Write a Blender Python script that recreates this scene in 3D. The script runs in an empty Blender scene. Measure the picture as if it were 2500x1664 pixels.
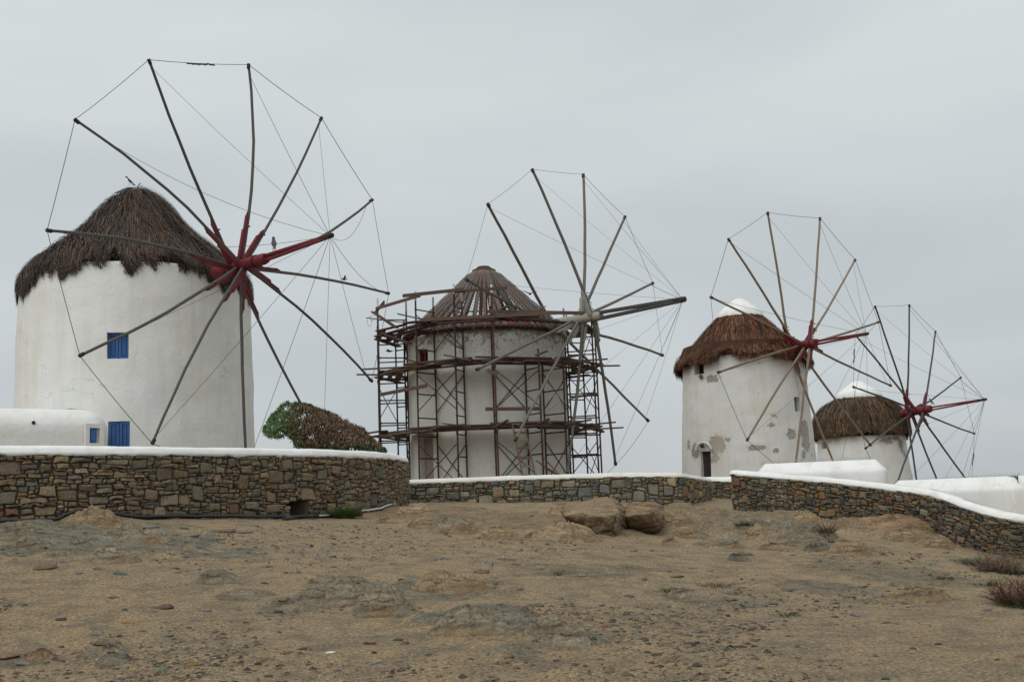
import bpy, math, random
import numpy as np
from mathutils import Matrix, Vector
random.seed(7); rng = np.random.default_rng(7)
S = bpy.context.scene
COL = S.collection
PI = math.pi

# ------------------------------------------------------------------ camera, world, sun, exposure
F = 2836.0; TP = .133; ROLL = .037
_p = math.atan(TP)
_r = np.array([1, 0, 0.]); _f = np.array([0, math.cos(_p), math.sin(_p)]); _u = np.cross(_r, _f)
CR = math.cos(ROLL) * _r - math.sin(ROLL) * _u
CU = math.sin(ROLL) * _r + math.cos(ROLL) * _u
M3 = np.array([CR, CU, _f])
cam = bpy.data.cameras.new('camera'); cam.sensor_width = 36; cam.lens = F / 2500 * 36
cam.clip_start = .1; cam.clip_end = 20000
co = bpy.data.objects.new('camera', cam); COL.objects.link(co)
co.matrix_world = Matrix(((CR[0], CU[0], -_f[0], 0), (CR[1], CU[1], -_f[1], 0), (CR[2], CU[2], -_f[2], 0), (0, 0, 0, 1)))
S.camera = co

SUN_EL, SUN_AZ = math.radians(48), math.radians(215)      # azimuth clockwise from +y (north); behind the camera, to the left
w = bpy.data.worlds.new('World'); S.world = w; w.use_nodes = True
nt = w.node_tree; nt.nodes.clear()
N = nt.nodes.new; L = nt.links.new
out = N('ShaderNodeOutputWorld'); bg = N('ShaderNodeBackground'); bg.inputs['Strength'].default_value = .1
sky = N('ShaderNodeTexSky'); sky.sky_type = 'NISHITA'; sky.sun_disc = False
sky.sun_elevation = SUN_EL; sky.sun_rotation = SUN_AZ
tc = N('ShaderNodeTexCoord'); mp = N('ShaderNodeMapping'); mp.inputs['Scale'].default_value = (1, 1, 3.2); mp.inputs['Location'].default_value = (2.4, .7, .3)
n1 = N('ShaderNodeTexNoise'); n1.inputs['Scale'].default_value = 1.9; n1.inputs['Detail'].default_value = 5; n1.inputs['Roughness'].default_value = .45
n1.inputs['Distortion'].default_value = .4
sx = N('ShaderNodeSeparateXYZ')
rp = N('ShaderNodeValToRGB')
e = rp.color_ramp.elements
e[0].position = 0.0; e[0].color = (5.0, 5.32, 5.5, 1)
e[1].position = 1.0; e[1].color = (10.3, 10.6, 10.6, 1)
e2 = rp.color_ramp.elements.new(.42); e2.color = (6.35, 6.8, 6.82, 1)
rc = N('ShaderNodeValToRGB'); c = rc.color_ramp.elements
c[0].position = .36; c[0].color = (.87, .885, .905, 1); c[1].position = .60; c[1].color = (1.03, 1.03, 1.03, 1)
mul = N('ShaderNodeMix'); mul.data_type = 'RGBA'; mul.blend_type = 'MULTIPLY'; mul.inputs[0].default_value = 1
mix = N('ShaderNodeMix'); mix.data_type = 'RGBA'; mix.inputs[0].default_value = .95
L(tc.outputs['Generated'], mp.inputs['Vector']); L(mp.outputs[0], n1.inputs['Vector'])
L(tc.outputs['Generated'], sx.inputs[0]); L(sx.outputs['Z'], rp.inputs[0]); L(n1.outputs['Fac'], rc.inputs[0])
L(rp.outputs[0], mul.inputs[6]); L(rc.outputs[0], mul.inputs[7])
L(sky.outputs[0], mix.inputs[6]); L(mul.outputs[2], mix.inputs[7])
L(mix.outputs[2], bg.inputs['Color']); L(bg.outputs[0], out.inputs['Surface'])

sl = bpy.data.lights.new('sun', 'SUN'); sl.energy = 1.25; sl.angle = math.radians(50); sl.color = (1, .975, .94)
so = bpy.data.objects.new('sun', sl); COL.objects.link(so)
sd = Vector((math.sin(SUN_AZ) * math.cos(SUN_EL), math.cos(SUN_AZ) * math.cos(SUN_EL), math.sin(SUN_EL)))
so.rotation_euler = sd.to_track_quat('Z', 'Y').to_euler()
S.view_settings.view_transform = 'Standard'; S.view_settings.look = 'None'
S.view_settings.exposure = .09; S.view_settings.gamma = 1; S.view_settings.use_curve_mapping = False

# ------------------------------------------------------------------ helpers
def ray(x, y):
    return M3.T @ np.array([(x - 1250) / F, (832 - y) / F, 1])
def at(x, y, d):
    r = ray(x, y); return r * (d / r[1])
def hz(x): return 832 + F * TP - (x - 1250) * ROLL          # the eye-level line
def nrm(v): v = np.asarray(v, float); return v / (np.linalg.norm(v) + 1e-12)

def _hash(i, j, s):
    h = (i * 374761393 + j * 668265263 + s * 974634777) & 0xffffffff
    h = ((h ^ (h >> 13)) * 1274126177) & 0xffffffff
    return ((h ^ (h >> 16)) & 0xffff) / 65535.
def noise(x, y, s=0):
    x = np.asarray(x, float); y = np.asarray(y, float)
    i = np.floor(x).astype(np.int64); j = np.floor(y).astype(np.int64)
    fx = x - i; fy = y - j; fx = fx * fx * (3 - 2 * fx); fy = fy * fy * (3 - 2 * fy)
    a = _hash(i, j, s); b = _hash(i + 1, j, s); c = _hash(i, j + 1, s); d = _hash(i + 1, j + 1, s)
    return (a * (1 - fx) + b * fx) * (1 - fy) + (c * (1 - fx) + d * fx) * fy
def worley(x, y, s=0):
    i = np.floor(x).astype(np.int64); j = np.floor(y).astype(np.int64); f1 = np.full(np.shape(x), 9.); f2 = f1.copy(); cid = np.zeros(np.shape(x))
    for a in (-1, 0, 1):
        for b in (-1, 0, 1):
            px_ = i + a + .15 + .7 * _hash(i + a, j + b, s); py_ = j + b + .15 + .7 * _hash(i + a, j + b, s + 1); d = np.hypot(px_ - x, py_ - y)
            n_ = d < f1; f2 = np.where(n_, f1, np.minimum(f2, d)); cid = np.where(n_, _hash(i + a, j + b, s + 2), cid); f1 = np.where(n_, d, f1)
    return f1, f2, cid
def _h1(i, j, s):
    h = (i * 374761393 + j * 668265263 + s * 974634777) & 0xffffffff
    h = ((h ^ (h >> 13)) * 1274126177) & 0xffffffff
    return ((h ^ (h >> 16)) & 0xffff) / 65535.
def _n1(x, y, s):
    i = math.floor(x); j = math.floor(y); fx = x - i; fy = y - j; fx = fx * fx * (3 - 2 * fx); fy = fy * fy * (3 - 2 * fy)
    return (_h1(i, j, s) * (1 - fx) + _h1(i + 1, j, s) * fx) * (1 - fy) + (_h1(i, j + 1, s) * (1 - fx) + _h1(i + 1, j + 1, s) * fx) * fy
def fbm(x, y, s=0, o=4, g=.5):
    if np.size(x) == 1:
        x = float(np.ravel(x)[0]); y = float(np.ravel(y)[0]); v = 0; a = 1; t = 0
        for k in range(o): v += a * _n1(x * 2 ** k + 13.7 * k, y * 2 ** k + 7.1 * k, s + k); t += a; a *= g
        return np.array([v / t])
    v = 0; a = 1; t = 0
    for k in range(o):
        v = v + a * noise(x * 2 ** k + 13.7 * k, y * 2 ** k + 7.1 * k, s + k); t += a; a *= g
    return v / t
def ridge(x, y, s=0, o=4):
    v = 0; a = 1; t = 0
    for k in range(o):
        v = v + a * (1 - np.abs(2 * noise(x * 2 ** k + 3.3 * k, y * 2 ** k + 9.2 * k, s + k) - 1)); t += a; a *= .5
    return v / t

WORLD = {}        # object name -> world offset of its local frame
def link(name, me, parent=None):
    o = bpy.data.objects.new(name, me); COL.objects.link(o)
    if parent is not None:
        o.parent = parent; WORLD[o.name] = WORLD[parent.name]
    else: WORLD[o.name] = np.zeros(3)
    return o
def thing(name, loc, label, cat, group=None):
    o = bpy.data.objects.new(name, None); COL.objects.link(o); o.location = loc; o.empty_display_size = .2
    WORLD[o.name] = np.array(loc, float)
    o['label'] = label; o['category'] = cat
    if group: o['group'] = group
    return o
def tag(o, label=None, cat=None, group=None, kind=None):
    if label: o['label'] = label
    if cat: o['category'] = cat
    if group: o['group'] = group
    if kind: o['kind'] = kind
    return o
def center(o):
    """put a top-level mesh object's origin at the middle of its base"""
    me = o.data; n = len(me.vertices); a = np.empty(n * 3); me.vertices.foreach_get('co', a); a = a.reshape(-1, 3)
    c = np.array([(a[:, 0].min() + a[:, 0].max()) / 2, (a[:, 1].min() + a[:, 1].max()) / 2, a[:, 2].min()])
    a -= c; me.vertices.foreach_set('co', a.ravel()); o.location = c; WORLD[o.name] = c
    return o

def npmesh(name, V, Fc, mat, parent=None, col=None, smooth=False, attrs=None):
    V = np.asarray(V, float)
    if parent is not None: V = V - WORLD[parent.name]
    me = bpy.data.meshes.new(name)
    if isinstance(Fc, np.ndarray):
        k = Fc.shape[1]; nf = len(Fc)
        me.vertices.add(len(V)); me.vertices.foreach_set('co', V.ravel())
        me.loops.add(nf * k); me.loops.foreach_set('vertex_index', Fc.ravel().astype(np.int32))
        me.polygons.add(nf); me.polygons.foreach_set('loop_start', np.arange(0, nf * k, k, dtype=np.int32))
        me.polygons.foreach_set('loop_total', np.full(nf, k, dtype=np.int32))
        me.update(calc_edges=True)
    else:
        me.from_pydata([tuple(v) for v in V], [], Fc); me.update()
    if smooth: me.polygons.foreach_set('use_smooth', np.ones(len(me.polygons), dtype=bool))
    if col is not None:
        at_ = me.color_attributes.new('tint', 'FLOAT_COLOR', 'POINT')
        c = np.ones((len(V), 4)); c[:, :3] = col; at_.data.foreach_set('color', c.ravel())
    if attrs:
        for k_, a in attrs.items():
            q = me.attributes.new(k_, 'FLOAT', 'POINT'); q.data.foreach_set('value', np.asarray(a, float).ravel())
    if mat: me.materials.append(mat)
    return link(name, me, parent)

class MB:
    def __init__(s): s.v = []; s.f = []; s.c = []
    def add(s, V, Fc, col=(1, 1, 1)):
        o = len(s.v); s.v += [tuple(p) for p in V]; s.f += [tuple(i + o for i in q) for q in Fc]
        s.c += [tuple(col)] * len(V)
    def tube(s, P, R, n=8, col=(1, 1, 1), cap=True, flat=1.):
        P = [np.asarray(p, float) for p in P]
        if np.isscalar(R): R = [R] * len(P)
        V = []; Fc = []
        t0 = nrm(P[1] - P[0]); ref = np.array([0, 0, 1.]) if abs(t0[2]) < .9 else np.array([1., 0, 0])
        for i, p in enumerate(P):
            t = nrm(P[min(i + 1, len(P) - 1)] - P[max(i - 1, 0)])
            a = nrm(np.cross(t, ref)); b = np.cross(a, t)
            for k in range(n):
                th = 2 * PI * (k + .5) / n
                V.append(p + R[i] * (math.cos(th) * a + flat * math.sin(th) * b))
        for i in range(len(P) - 1):
            for k in range(n):
                k2 = (k + 1) % n; Fc.append((i * n + k, i * n + k2, (i + 1) * n + k2, (i + 1) * n + k))
        if cap: Fc.append(tuple(range(n))[::-1]); Fc.append(tuple(range((len(P) - 1) * n, len(P) * n)))
        s.add(V, Fc, col)
    def beam(s, a, b, w, h, up=(0, 0, 1), col=(1, 1, 1), twist=0., bev=.0):
        a = np.asarray(a, float); b = np.asarray(b, float); t = nrm(b - a)
        sd_ = np.cross(t, up); sd_ = nrm(sd_) if np.linalg.norm(sd_) > 1e-4 else np.array([1., 0, 0]); u2 = np.cross(sd_, t)
        if twist:
            c_, s_ = math.cos(twist), math.sin(twist); sd_, u2 = c_ * sd_ + s_ * u2, -s_ * sd_ + c_ * u2
        e_ = bev or min(w, h) * .12
        prof = [(-w / 2 + e_, -h / 2), (w / 2 - e_, -h / 2), (w / 2, -h / 2 + e_), (w / 2, h / 2 - e_), (w / 2 - e_, h / 2), (-w / 2 + e_, h / 2), (-w / 2, h / 2 - e_), (-w / 2, -h / 2 + e_)]
        V = [p + x * sd_ + y * u2 for p in (a, b) for x, y in prof]
        Fc = [(k, (k + 1) % 8, 8 + (k + 1) % 8, 8 + k) for k in range(8)] + [tuple(range(8))[::-1], tuple(range(8, 16))]
        s.add(V, Fc, col)
    def box(s, c, sx_, sy_, sz_, ax=(1, 0, 0), ay=(0, 1, 0), az=(0, 0, 1), col=(1, 1, 1)):
        c = np.asarray(c, float); ax, ay, az = map(np.asarray, (ax, ay, az))
        V = [c + i * sx_ / 2 * ax + j * sy_ / 2 * ay + k * sz_ / 2 * az for k in (-1, 1) for j in (-1, 1) for i in (-1, 1)]
        s.add(V, [(0, 2, 3, 1), (4, 5, 7, 6), (0, 1, 5, 4), (2, 6, 7, 3), (0, 4, 6, 2), (1, 3, 7, 5)], col)
    def build(s, name, mat, parent=None, smooth=False):
        V = np.array(s.v)
        o = npmesh(name, V, s.f, mat, parent, col=np.array(s.c), smooth=False)
        if smooth:
            me = o.data; me.polygons.foreach_set('use_smooth', np.array([len(p.vertices) <= 4 for p in me.polygons]))
        return o

# ------------------------------------------------------------------ materials
def newmat(name):
    m = bpy.data.materials.new(name); m.use_nodes = True; t = m.node_tree; t.nodes.clear()
    o = t.nodes.new('ShaderNodeOutputMaterial'); b = t.nodes.new('ShaderNodeBsdfPrincipled'); t.links.new(b.outputs[0], o.inputs[0])
    return m, t, b
def nnoise(t, vec, scale, detail=4, rough=.5, dist=0):
    n = t.nodes.new('ShaderNodeTexNoise'); n.inputs['Scale'].default_value = scale; n.inputs['Detail'].default_value = detail
    n.inputs['Roughness'].default_value = rough; n.inputs['Distortion'].default_value = dist
    t.links.new(vec, n.inputs['Vector']); return n.outputs['Fac']
def nmap(t, scale=(1, 1, 1), src='Object'):
    c = t.nodes.new('ShaderNodeTexCoord'); m = t.nodes.new('ShaderNodeMapping'); m.inputs['Scale'].default_value = scale
    t.links.new(c.outputs[src], m.inputs['Vector']); return m.outputs[0]
def nramp(t, fac, stops, interp='LINEAR'):
    r = t.nodes.new('ShaderNodeValToRGB'); r.color_ramp.interpolation = interp
    while len(r.color_ramp.elements) < len(stops): r.color_ramp.elements.new(.5)
    for e_, (p, c) in zip(r.color_ramp.elements, stops):
        e_.position = p; e_.color = (*c, 1) if len(c) == 3 else c
    if fac is not None: t.links.new(fac, r.inputs[0])
    return r.outputs[0]
def nmix(t, fac, a, b, mode='MIX'):
    m = t.nodes.new('ShaderNodeMix'); m.data_type = 'RGBA'; m.blend_type = mode
    for i, v in ((0, fac), (6, a), (7, b)):
        if isinstance(v, (int, float)): m.inputs[i].default_value = v
        elif isinstance(v, tuple): m.inputs[i].default_value = (*v, 1)
        else: t.links.new(v, m.inputs[i])
    return m.outputs[2]
def nmath(t, op, a, b=None):
    m = t.nodes.new('ShaderNodeMath'); m.operation = op
    for i, v in ((0, a), (1, b)):
        if v is None: continue
        if isinstance(v, (int, float)): m.inputs[i].default_value = v
        else: t.links.new(v, m.inputs[i])
    return m.outputs[0]
def nbump(t, b, h, strength, dist):
    n = t.nodes.new('ShaderNodeBump'); n.inputs['Strength'].default_value = strength; n.inputs['Distance'].default_value = dist
    t.links.new(h, n.inputs['Height']); t.links.new(n.outputs[0], b.inputs['Normal'])
def nattr(t, name, out='Color'):
    a = t.nodes.new('ShaderNodeAttribute'); a.attribute_name = name; return a.outputs[out]
g3 = lambda v: (v, v, v)

def mat_simple(name, col, rough=.8, var=.3, scale=6, stretch=(1, 1, 1), bump=.3, bd=.01, tint=True, hi=None, spec=.3):
    m, t, b = newmat(name); v = nmap(t, stretch)
    n = nnoise(t, v, scale, 6, .6); n2 = nnoise(t, v, scale * 7, 4, .6)
    c = nmix(t, n, tuple(x * (1 - var) for x in col), tuple(min(1, x * (1 + var)) for x in (hi or col)))
    c = nmix(t, .5, c, nramp(t, n2, [(.3, g3(1 - var)), (.7, g3(1 + var * .6))]), 'MULTIPLY')
    if tint: c = nmix(t, 1., c, nattr(t, 'tint'), 'MULTIPLY')
    t.links.new(c, b.inputs['Base Color']); b.inputs['Roughness'].default_value = rough; b.inputs['Specular IOR Level'].default_value = spec
    if bump: nbump(t, b, nmath(t, 'ADD', n, n2), bump, bd)
    return m

def mat_plaster(name, base=(.72, .725, .71), wear_col=(.33, .30, .255), dirt=.12, bd=.012, grime=(.55, .53, .47)):
    m, t, b = newmat(name); v = nmap(t); vs = nmap(t, (1.6, 1.6, .16))
    lump = nnoise(t, v, 1.1, 5, .55); fine = nnoise(t, v, 9, 5, .6); streak = nnoise(t, vs, 2.2, 6, .62)
    c = nmix(t, nramp(t, lump, [(.35, g3(0)), (.7, g3(1))]), tuple(x * .93 for x in base), base)
    c = nmix(t, nmath(t, 'MULTIPLY', nramp(t, streak, [(.48, g3(0)), (.74, g3(1))]), dirt * 3), c, grime)
    sp = nnoise(t, v, 26, 3, .7)
    c = nmix(t, nmath(t, 'MULTIPLY', nramp(t, sp, [(.66, g3(0)), (.74, g3(1))]), dirt * 1.6), c, tuple(x * .55 for x in base))
    wear = nattr(t, 'wear', 'Fac')
    wn = nnoise(t, v, 4.2, 9, .66, .8)
    # bare patches where the painted wear value beats the noise
    k = nmath(t, 'SUBTRACT', nmath(t, 'ADD', nmath(t, 'MULTIPLY', wear, .62), nmath(t, 'MULTIPLY', wn, 1.)), .868)
    ed = nramp(t, nmath(t, 'MULTIPLY', k, 22.), [(.0, g3(0)), (1., g3(1))])
    wc = nmix(t, nnoise(t, v, 5, 6, .7), tuple(x * .72 for x in wear_col), tuple(x * 1.3 for x in wear_col))
    c = nmix(t, nmath(t, 'MULTIPLY', nramp(t, nmath(t, 'ADD', nmath(t, 'MULTIPLY', k, 3.), .35), [(.0, g3(0)), (1., g3(1))]), nmath(t, 'MULTIPLY', wear, .45)), c, grime)
    fleck = nnoise(t, v, 15, 6, .7); fk = nmath(t, 'MULTIPLY', nramp(t, nmath(t, 'ADD', fleck, nmath(t, 'MULTIPLY', wear, .12)), [(.615, g3(0)), (.64, g3(1))]), nramp(t, wear, [(.1, g3(0)), (.3, g3(.8))])); c = nmix(t, fk, c, tuple(x * .8 for x in wear_col))
    edge = nramp(t, nmath(t, 'ADD', nmath(t, 'MULTIPLY', k, 9.), .5), [(.40, g3(0)), (.52, g3(.75)), (.60, g3(.55)), (.75, g3(0))])
    stn = nnoise(t, v, 13, 5, .7); wc = nmix(t, nramp(t, stn, [(.55, g3(0)), (.6, g3(.8))]), wc, tuple(x * .5 for x in wear_col))
    c = nmix(t, ed, c, wc); c = nmix(t, edge, c, tuple(x * .45 for x in wear_col))
    yel = nnoise(t, nmap(t, (.5, .5, .35)), 1.3, 4, .6); c = nmix(t, nmath(t, 'MULTIPLY', nramp(t, yel, [(.5, g3(0)), (.68, g3(1))]), dirt * 1.7), c, tuple(a * b for a, b in zip(base, (.86, .80, .66))))
    vk = t.nodes.new('ShaderNodeTexVoronoi'); vk.feature = 'DISTANCE_TO_EDGE'; vk.inputs['Scale'].default_value = .8; va = t.nodes.new('ShaderNodeVectorMath'); va.operation = 'MULTIPLY_ADD'
    nk = t.nodes.new('ShaderNodeTexNoise'); nk.inputs['Scale'].default_value = 2.; nk.inputs['Detail'].default_value = 8; t.links.new(v, nk.inputs['Vector']); t.links.new(nk.outputs['Color'], va.inputs[0]); va.inputs[1].default_value = (.8, .8, .8); t.links.new(v, va.inputs[2]); t.links.new(va.outputs[0], vk.inputs['Vector'])
    crk = nmath(t, 'MULTIPLY', nramp(t, vk.outputs['Distance'], [(.0, g3(1)), (.010, g3(0))]), nramp(t, nnoise(t, v, 1.1, 3, .5), [(.5, g3(0)), (.6, g3(.5))])); c = nmix(t, crk, c, tuple(x * .5 for x in base))
    t.links.new(c, b.inputs['Base Color']); b.inputs['Roughness'].default_value = .88; b.inputs['Specular IOR Level'].default_value = .2
    h = nmath(t, 'ADD', nmath(t, 'MULTIPLY', lump, 2.5), nmath(t, 'MULTIPLY', fine, .8)); h = nmath(t, 'SUBTRACT', h, nmath(t, 'MULTIPLY', ed, 1.6))
    nbump(t, b, h, .45, bd)
    return m

def mat_stone(name):
    m, t, b = newmat(name); v = nmap(t)
    n = nnoise(t, v, 5, 7, .65); n2 = nnoise(t, v, 40, 4, .7); n3 = nnoise(t, v, 14, 5, .6)
    c = nmix(t, 1., nattr(t, 'tint'), nramp(t, n, [(.25, (.60, .60, .60)), (.5, (1, 1, 1)), (.78, (1.28, 1.22, 1.1))]), 'MULTIPLY')
    c = nmix(t, .8, c, nramp(t, n2, [(.32, g3(.55)), (.5, g3(1)), (.72, g3(1.45))]), 'MULTIPLY')
    c = nmix(t, nmath(t, 'MULTIPLY', nramp(t, n3, [(.62, g3(0)), (.72, g3(1))]), .5), c, (.20, .19, .15))
    t.links.new(c, b.inputs['Base Color']); b.inputs['Roughness'].default_value = .9; b.inputs['Specular IOR Level'].default_value = .2
    nbump(t, b, nmath(t, 'ADD', n3, nmath(t, 'MULTIPLY', n2, .5)), .8, .02)
    return m

M_STONE = mat_stone('stone')
def mat_rock(name):
    m, t, b = newmat(name); v = nmap(t); vl = nmap(t, (.8, 1.4, 6.5))
    A = nnoise(t, v, 2.2, 6, .62); B = nnoise(t, vl, 1.5, 7, .68, .8); C = nnoise(t, v, 38, 5, .75); D = nnoise(t, v, 11, 6, .7)
    vo = t.nodes.new('ShaderNodeTexVoronoi'); vo.feature = 'DISTANCE_TO_EDGE'; vo.inputs['Scale'].default_value = 1.5
    ad = t.nodes.new('ShaderNodeVectorMath'); ad.operation = 'MULTIPLY_ADD'; nz = t.nodes.new('ShaderNodeTexNoise'); nz.inputs['Scale'].default_value = 3.5; nz.inputs['Detail'].default_value = 6
    t.links.new(v, nz.inputs['Vector']); t.links.new(nz.outputs['Color'], ad.inputs[0]); ad.inputs[1].default_value = (.55, .55, .55); t.links.new(nmap(t, (.7, 1., 2.0)), ad.inputs[2]); t.links.new(ad.outputs[0], vo.inputs['Vector'])
    ck = nramp(t, vo.outputs['Distance'], [(.0, g3(0)), (.035, g3(1))])
    c = nmix(t, 1., nattr(t, 'tint'), nramp(t, B, [(.32, (.36, .34, .31)), (.44, (.88, .86, .82)), (.56, (1.14, 1.12, 1.08)), (.68, (1.6, 1.56, 1.48))]), 'MULTIPLY')
    c = nmix(t, 1., c, nramp(t, C, [(.34, g3(.55)), (.46, g3(.95)), (.56, g3(1.06)), (.66, g3(1.45))]), 'MULTIPLY')
    c = nmix(t, nmath(t, 'MULTIPLY', nramp(t, A, [(.52, g3(0)), (.66, g3(1))]), .55), c, (.15, .088, .048))
    c = nmix(t, nmath(t, 'MULTIPLY', nramp(t, D, [(.57, g3(0)), (.66, g3(1))]), .5), c, (.21, .205, .165))
    c = nmix(t, nmath(t, 'MULTIPLY', nmath(t, 'SUBTRACT', 1., ck), .42), c, (.07, .052, .036))
    t.links.new(c, b.inputs['Base Color']); b.inputs['Roughness'].default_value = .95; b.inputs['Specular IOR Level'].default_value = .12
    h = nmath(t, 'ADD', nmath(t, 'ADD', nmath(t, 'MULTIPLY', B, 2.2), nmath(t, 'MULTIPLY', C, .5)), nmath(t, 'ADD', nmath(t, 'MULTIPLY', D, 1.), nmath(t, 'MULTIPLY', ck, .35)))
    nbump(t, b, h, 1., .035); return m
M_ROCK = mat_rock('bedrock')
M_PL1 = mat_plaster('whitewash_clean', (.70, .70, .675), dirt=.17, bd=.03)
M_PL2 = mat_plaster('whitewash_old', (.60, .59, .55), (.29, .265, .225), dirt=.3, bd=.025)
M_PL3 = mat_plaster('whitewash_peeling', (.66, .66, .635), (.30, .275, .235), dirt=.24, bd=.03)
M_COPE = mat_plaster('limewash_coping', (.75, .755, .74), dirt=.2, bd=.008)
M_COPE2 = mat_plaster('limewash_coping_weathered', (.66, .65, .61), dirt=.35)
M_MORT = mat_simple('dark_mortar', (.10, .08, .058), .95, .4, 9, bump=.6, bd=.02)
M_RED = mat_simple('red_paint', (.135, .011, .018), .6, .5, 7, (1, 1, 1), .4, .006, spec=.35)
M_POLE = mat_simple('weathered_pole_wood', (.085, .08, .07), .8, .35, 4, (2, 2, 2), .3, .005)
M_WOOD = mat_simple('plank_wood', (.092, .058, .043), .85, .4, 4, (1, 1, 2), .4, .006)
M_BLUE = mat_simple('blue_paint', (.035, .105, .27), .5, .2, 4, (1, 1, .3), .2, .003)
M_RUST = mat_simple('rusty_scaffold_tube', (.056, .030, .024), .7, .45, 7, bump=.3, bd=.004)
M_CREAM = mat_simple('cream_paint', (.28, .275, .235), .7, .25, 6, bump=.2)
M_ROPE = mat_simple('steel_wire', (.05, .048, .045), .6, .2, 9, bump=0)
M_STRAW = None
def mat_tint(name, rough=.85, mulc=(1, 1, 1), var=.25, scale=20, trans=0):
    m, t, b = newmat(name); n = nnoise(t, nmap(t), scale, 3)
    c = nmix(t, 1., nattr(t, 'tint'), nramp(t, n, [(.3, tuple(x * (1 - var) for x in mulc)), (.7, tuple(x * (1 + var) for x in mulc))]), 'MULTIPLY')
    t.links.new(c, b.inputs['Base Color']); b.inputs['Roughness'].default_value = rough; b.inputs['Specular IOR Level'].default_value = .25
    return m
M_STRAW = mat_tint('straw', .8, scale=6)
M_LEAF = mat_tint('leaf', .6, scale=5)
M_BLACK = mat_simple('black_rubber', (.016, .016, .017), .45, .2, 8, bump=.1, spec=.5)
M_WHITEP = mat_simple('white_plastic', (.6, .61, .6), .5, .1, 8, bump=0)
M_BIRD = mat_tint('feathers', .7, scale=30)
M_DOORB = mat_simple('dark_brown_paint', (.035, .025, .024), .6, .25, 5, bump=.2)
M_DARKIN = mat_simple('dark_interior', (.02, .018, .016), .95, .2, 5, bump=0)
M_NET = mat_simple('chicken_wire', (.20, .19, .18), .5, .2, 9, bump=0)

# ------------------------------------------------------------------ the ground
CT = []
def cp(x, y, z): CT.append((x, y, z))
def cpx(px, py, d): p = at(px, py, d); CT.append((p[0], p[1], p[2]))
W1P = [(-260, 15.6), (0, 17.0), (300, 17.9), (600, 20), (800, 21.6), (900, 23), (960, 24.7), (993, 26.5)]
for px, py, d in [(0, 1274, 17.0), (300, 1265, 17.9), (600, 1264, 20), (800, 1262, 21.6), (900, 1247, 23), (993, 1228, 26.5),
                  (1100, 1228, 28.3), (1300, 1226, 28), (1500, 1222, 28), (1640, 1236, 27.5), (1735, 1218, 31), (1785, 1243, 26),
                  (1904, 1254, 24.8), (2002, 1272, 23.9), (2175, 1300, 22.2), (2277, 1312, 21.2), (2362, 1342, 20.4), (2500, 1368, 19)]:
    cpx(px, py, d)
for x in (-6, -3, 0, 3, 6):
    cp(x, 0, -1.6 - .015 * x); cp(x, 6, -1.25 - .012 * x)
cp(-6, 12, -.68); cp(-3, 12, -.8); cp(0, 12, -.95); cp(3, 12, -1.12); cp(6, 12, -1.3)
cp(0, 20, -.56); cp(3.2, 20, -.68); cp(-4, 16.5, -.36); cp(5.5, 18, -.98); cp(4.2, 16, -.98)
for x, y, z in [(-12, 36, .3), (-1, 38, .2), (-1, 48, .2), (10, 53, -.35), (19, 64, -.7), (12, 34, -.45), (-20, 30, .2), (-14, 12, -.3), (14, 12, -1.7), (-14, -10, -2.1), (14, -10, -2.6), (0, -14, -2.3),
                (-20, 60, -.2), (30, 60, -2), (20, 25, -1.9), (0, 75, -.7), (3, 34, .02)]:
    cp(x, y, z)
CTa = np.array(CT)
def _tps(r2): return np.where(r2 > 0, .5 * r2 * np.log(r2 + 1e-12), 0)
_n = len(CTa); _A = np.zeros((_n + 3, _n + 3)); _d2 = ((CTa[:, None, :2] - CTa[None, :, :2]) ** 2).sum(-1)
_A[:_n, :_n] = _tps(_d2) + np.eye(_n) * 2.; _A[:_n, _n] = 1; _A[:_n, _n + 1:] = CTa[:, :2]; _A[_n:, :_n] = _A[:_n, _n:].T
_W = np.linalg.solve(_A, np.concatenate([CTa[:, 2], np.zeros(3)]))
def gbase(x, y):
    x = np.asarray(x, float); y = np.asarray(y, float); xc = np.clip(x, -32, 38); yc = np.clip(y, -16, 74)
    s = _W[_n] + _W[_n + 1] * xc + _W[_n + 2] * yc
    for k in range(_n): s = s + _W[k] * _tps((xc - CTa[k, 0]) ** 2 + (yc - CTa[k, 1]) ** 2)
    o = np.maximum(0, np.hypot(x - xc, y - yc))
    s = np.clip(s, -3.5, 1.2)
    return s - np.minimum(o * .10, 9)
def gpos(px, py, fn=gbase):
    r = ray(px, py); lo = 4.; 
    for d in np.arange(4, 45, .25):
        p = r * (d / r[1])
        if p[2] < fn(p[0], p[1]): hi = d; lo = d - .25; break
    else: return r * (27 / r[1])
    for _ in range(12):
        m_ = (lo + hi) / 2; p = r * (m_ / r[1])
        if p[2] < fn(p[0], p[1]): hi = m_
        else: lo = m_
    p = r * (hi / r[1]); return np.array([p[0], p[1], float(fn(p[0], p[1]))])
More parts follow.
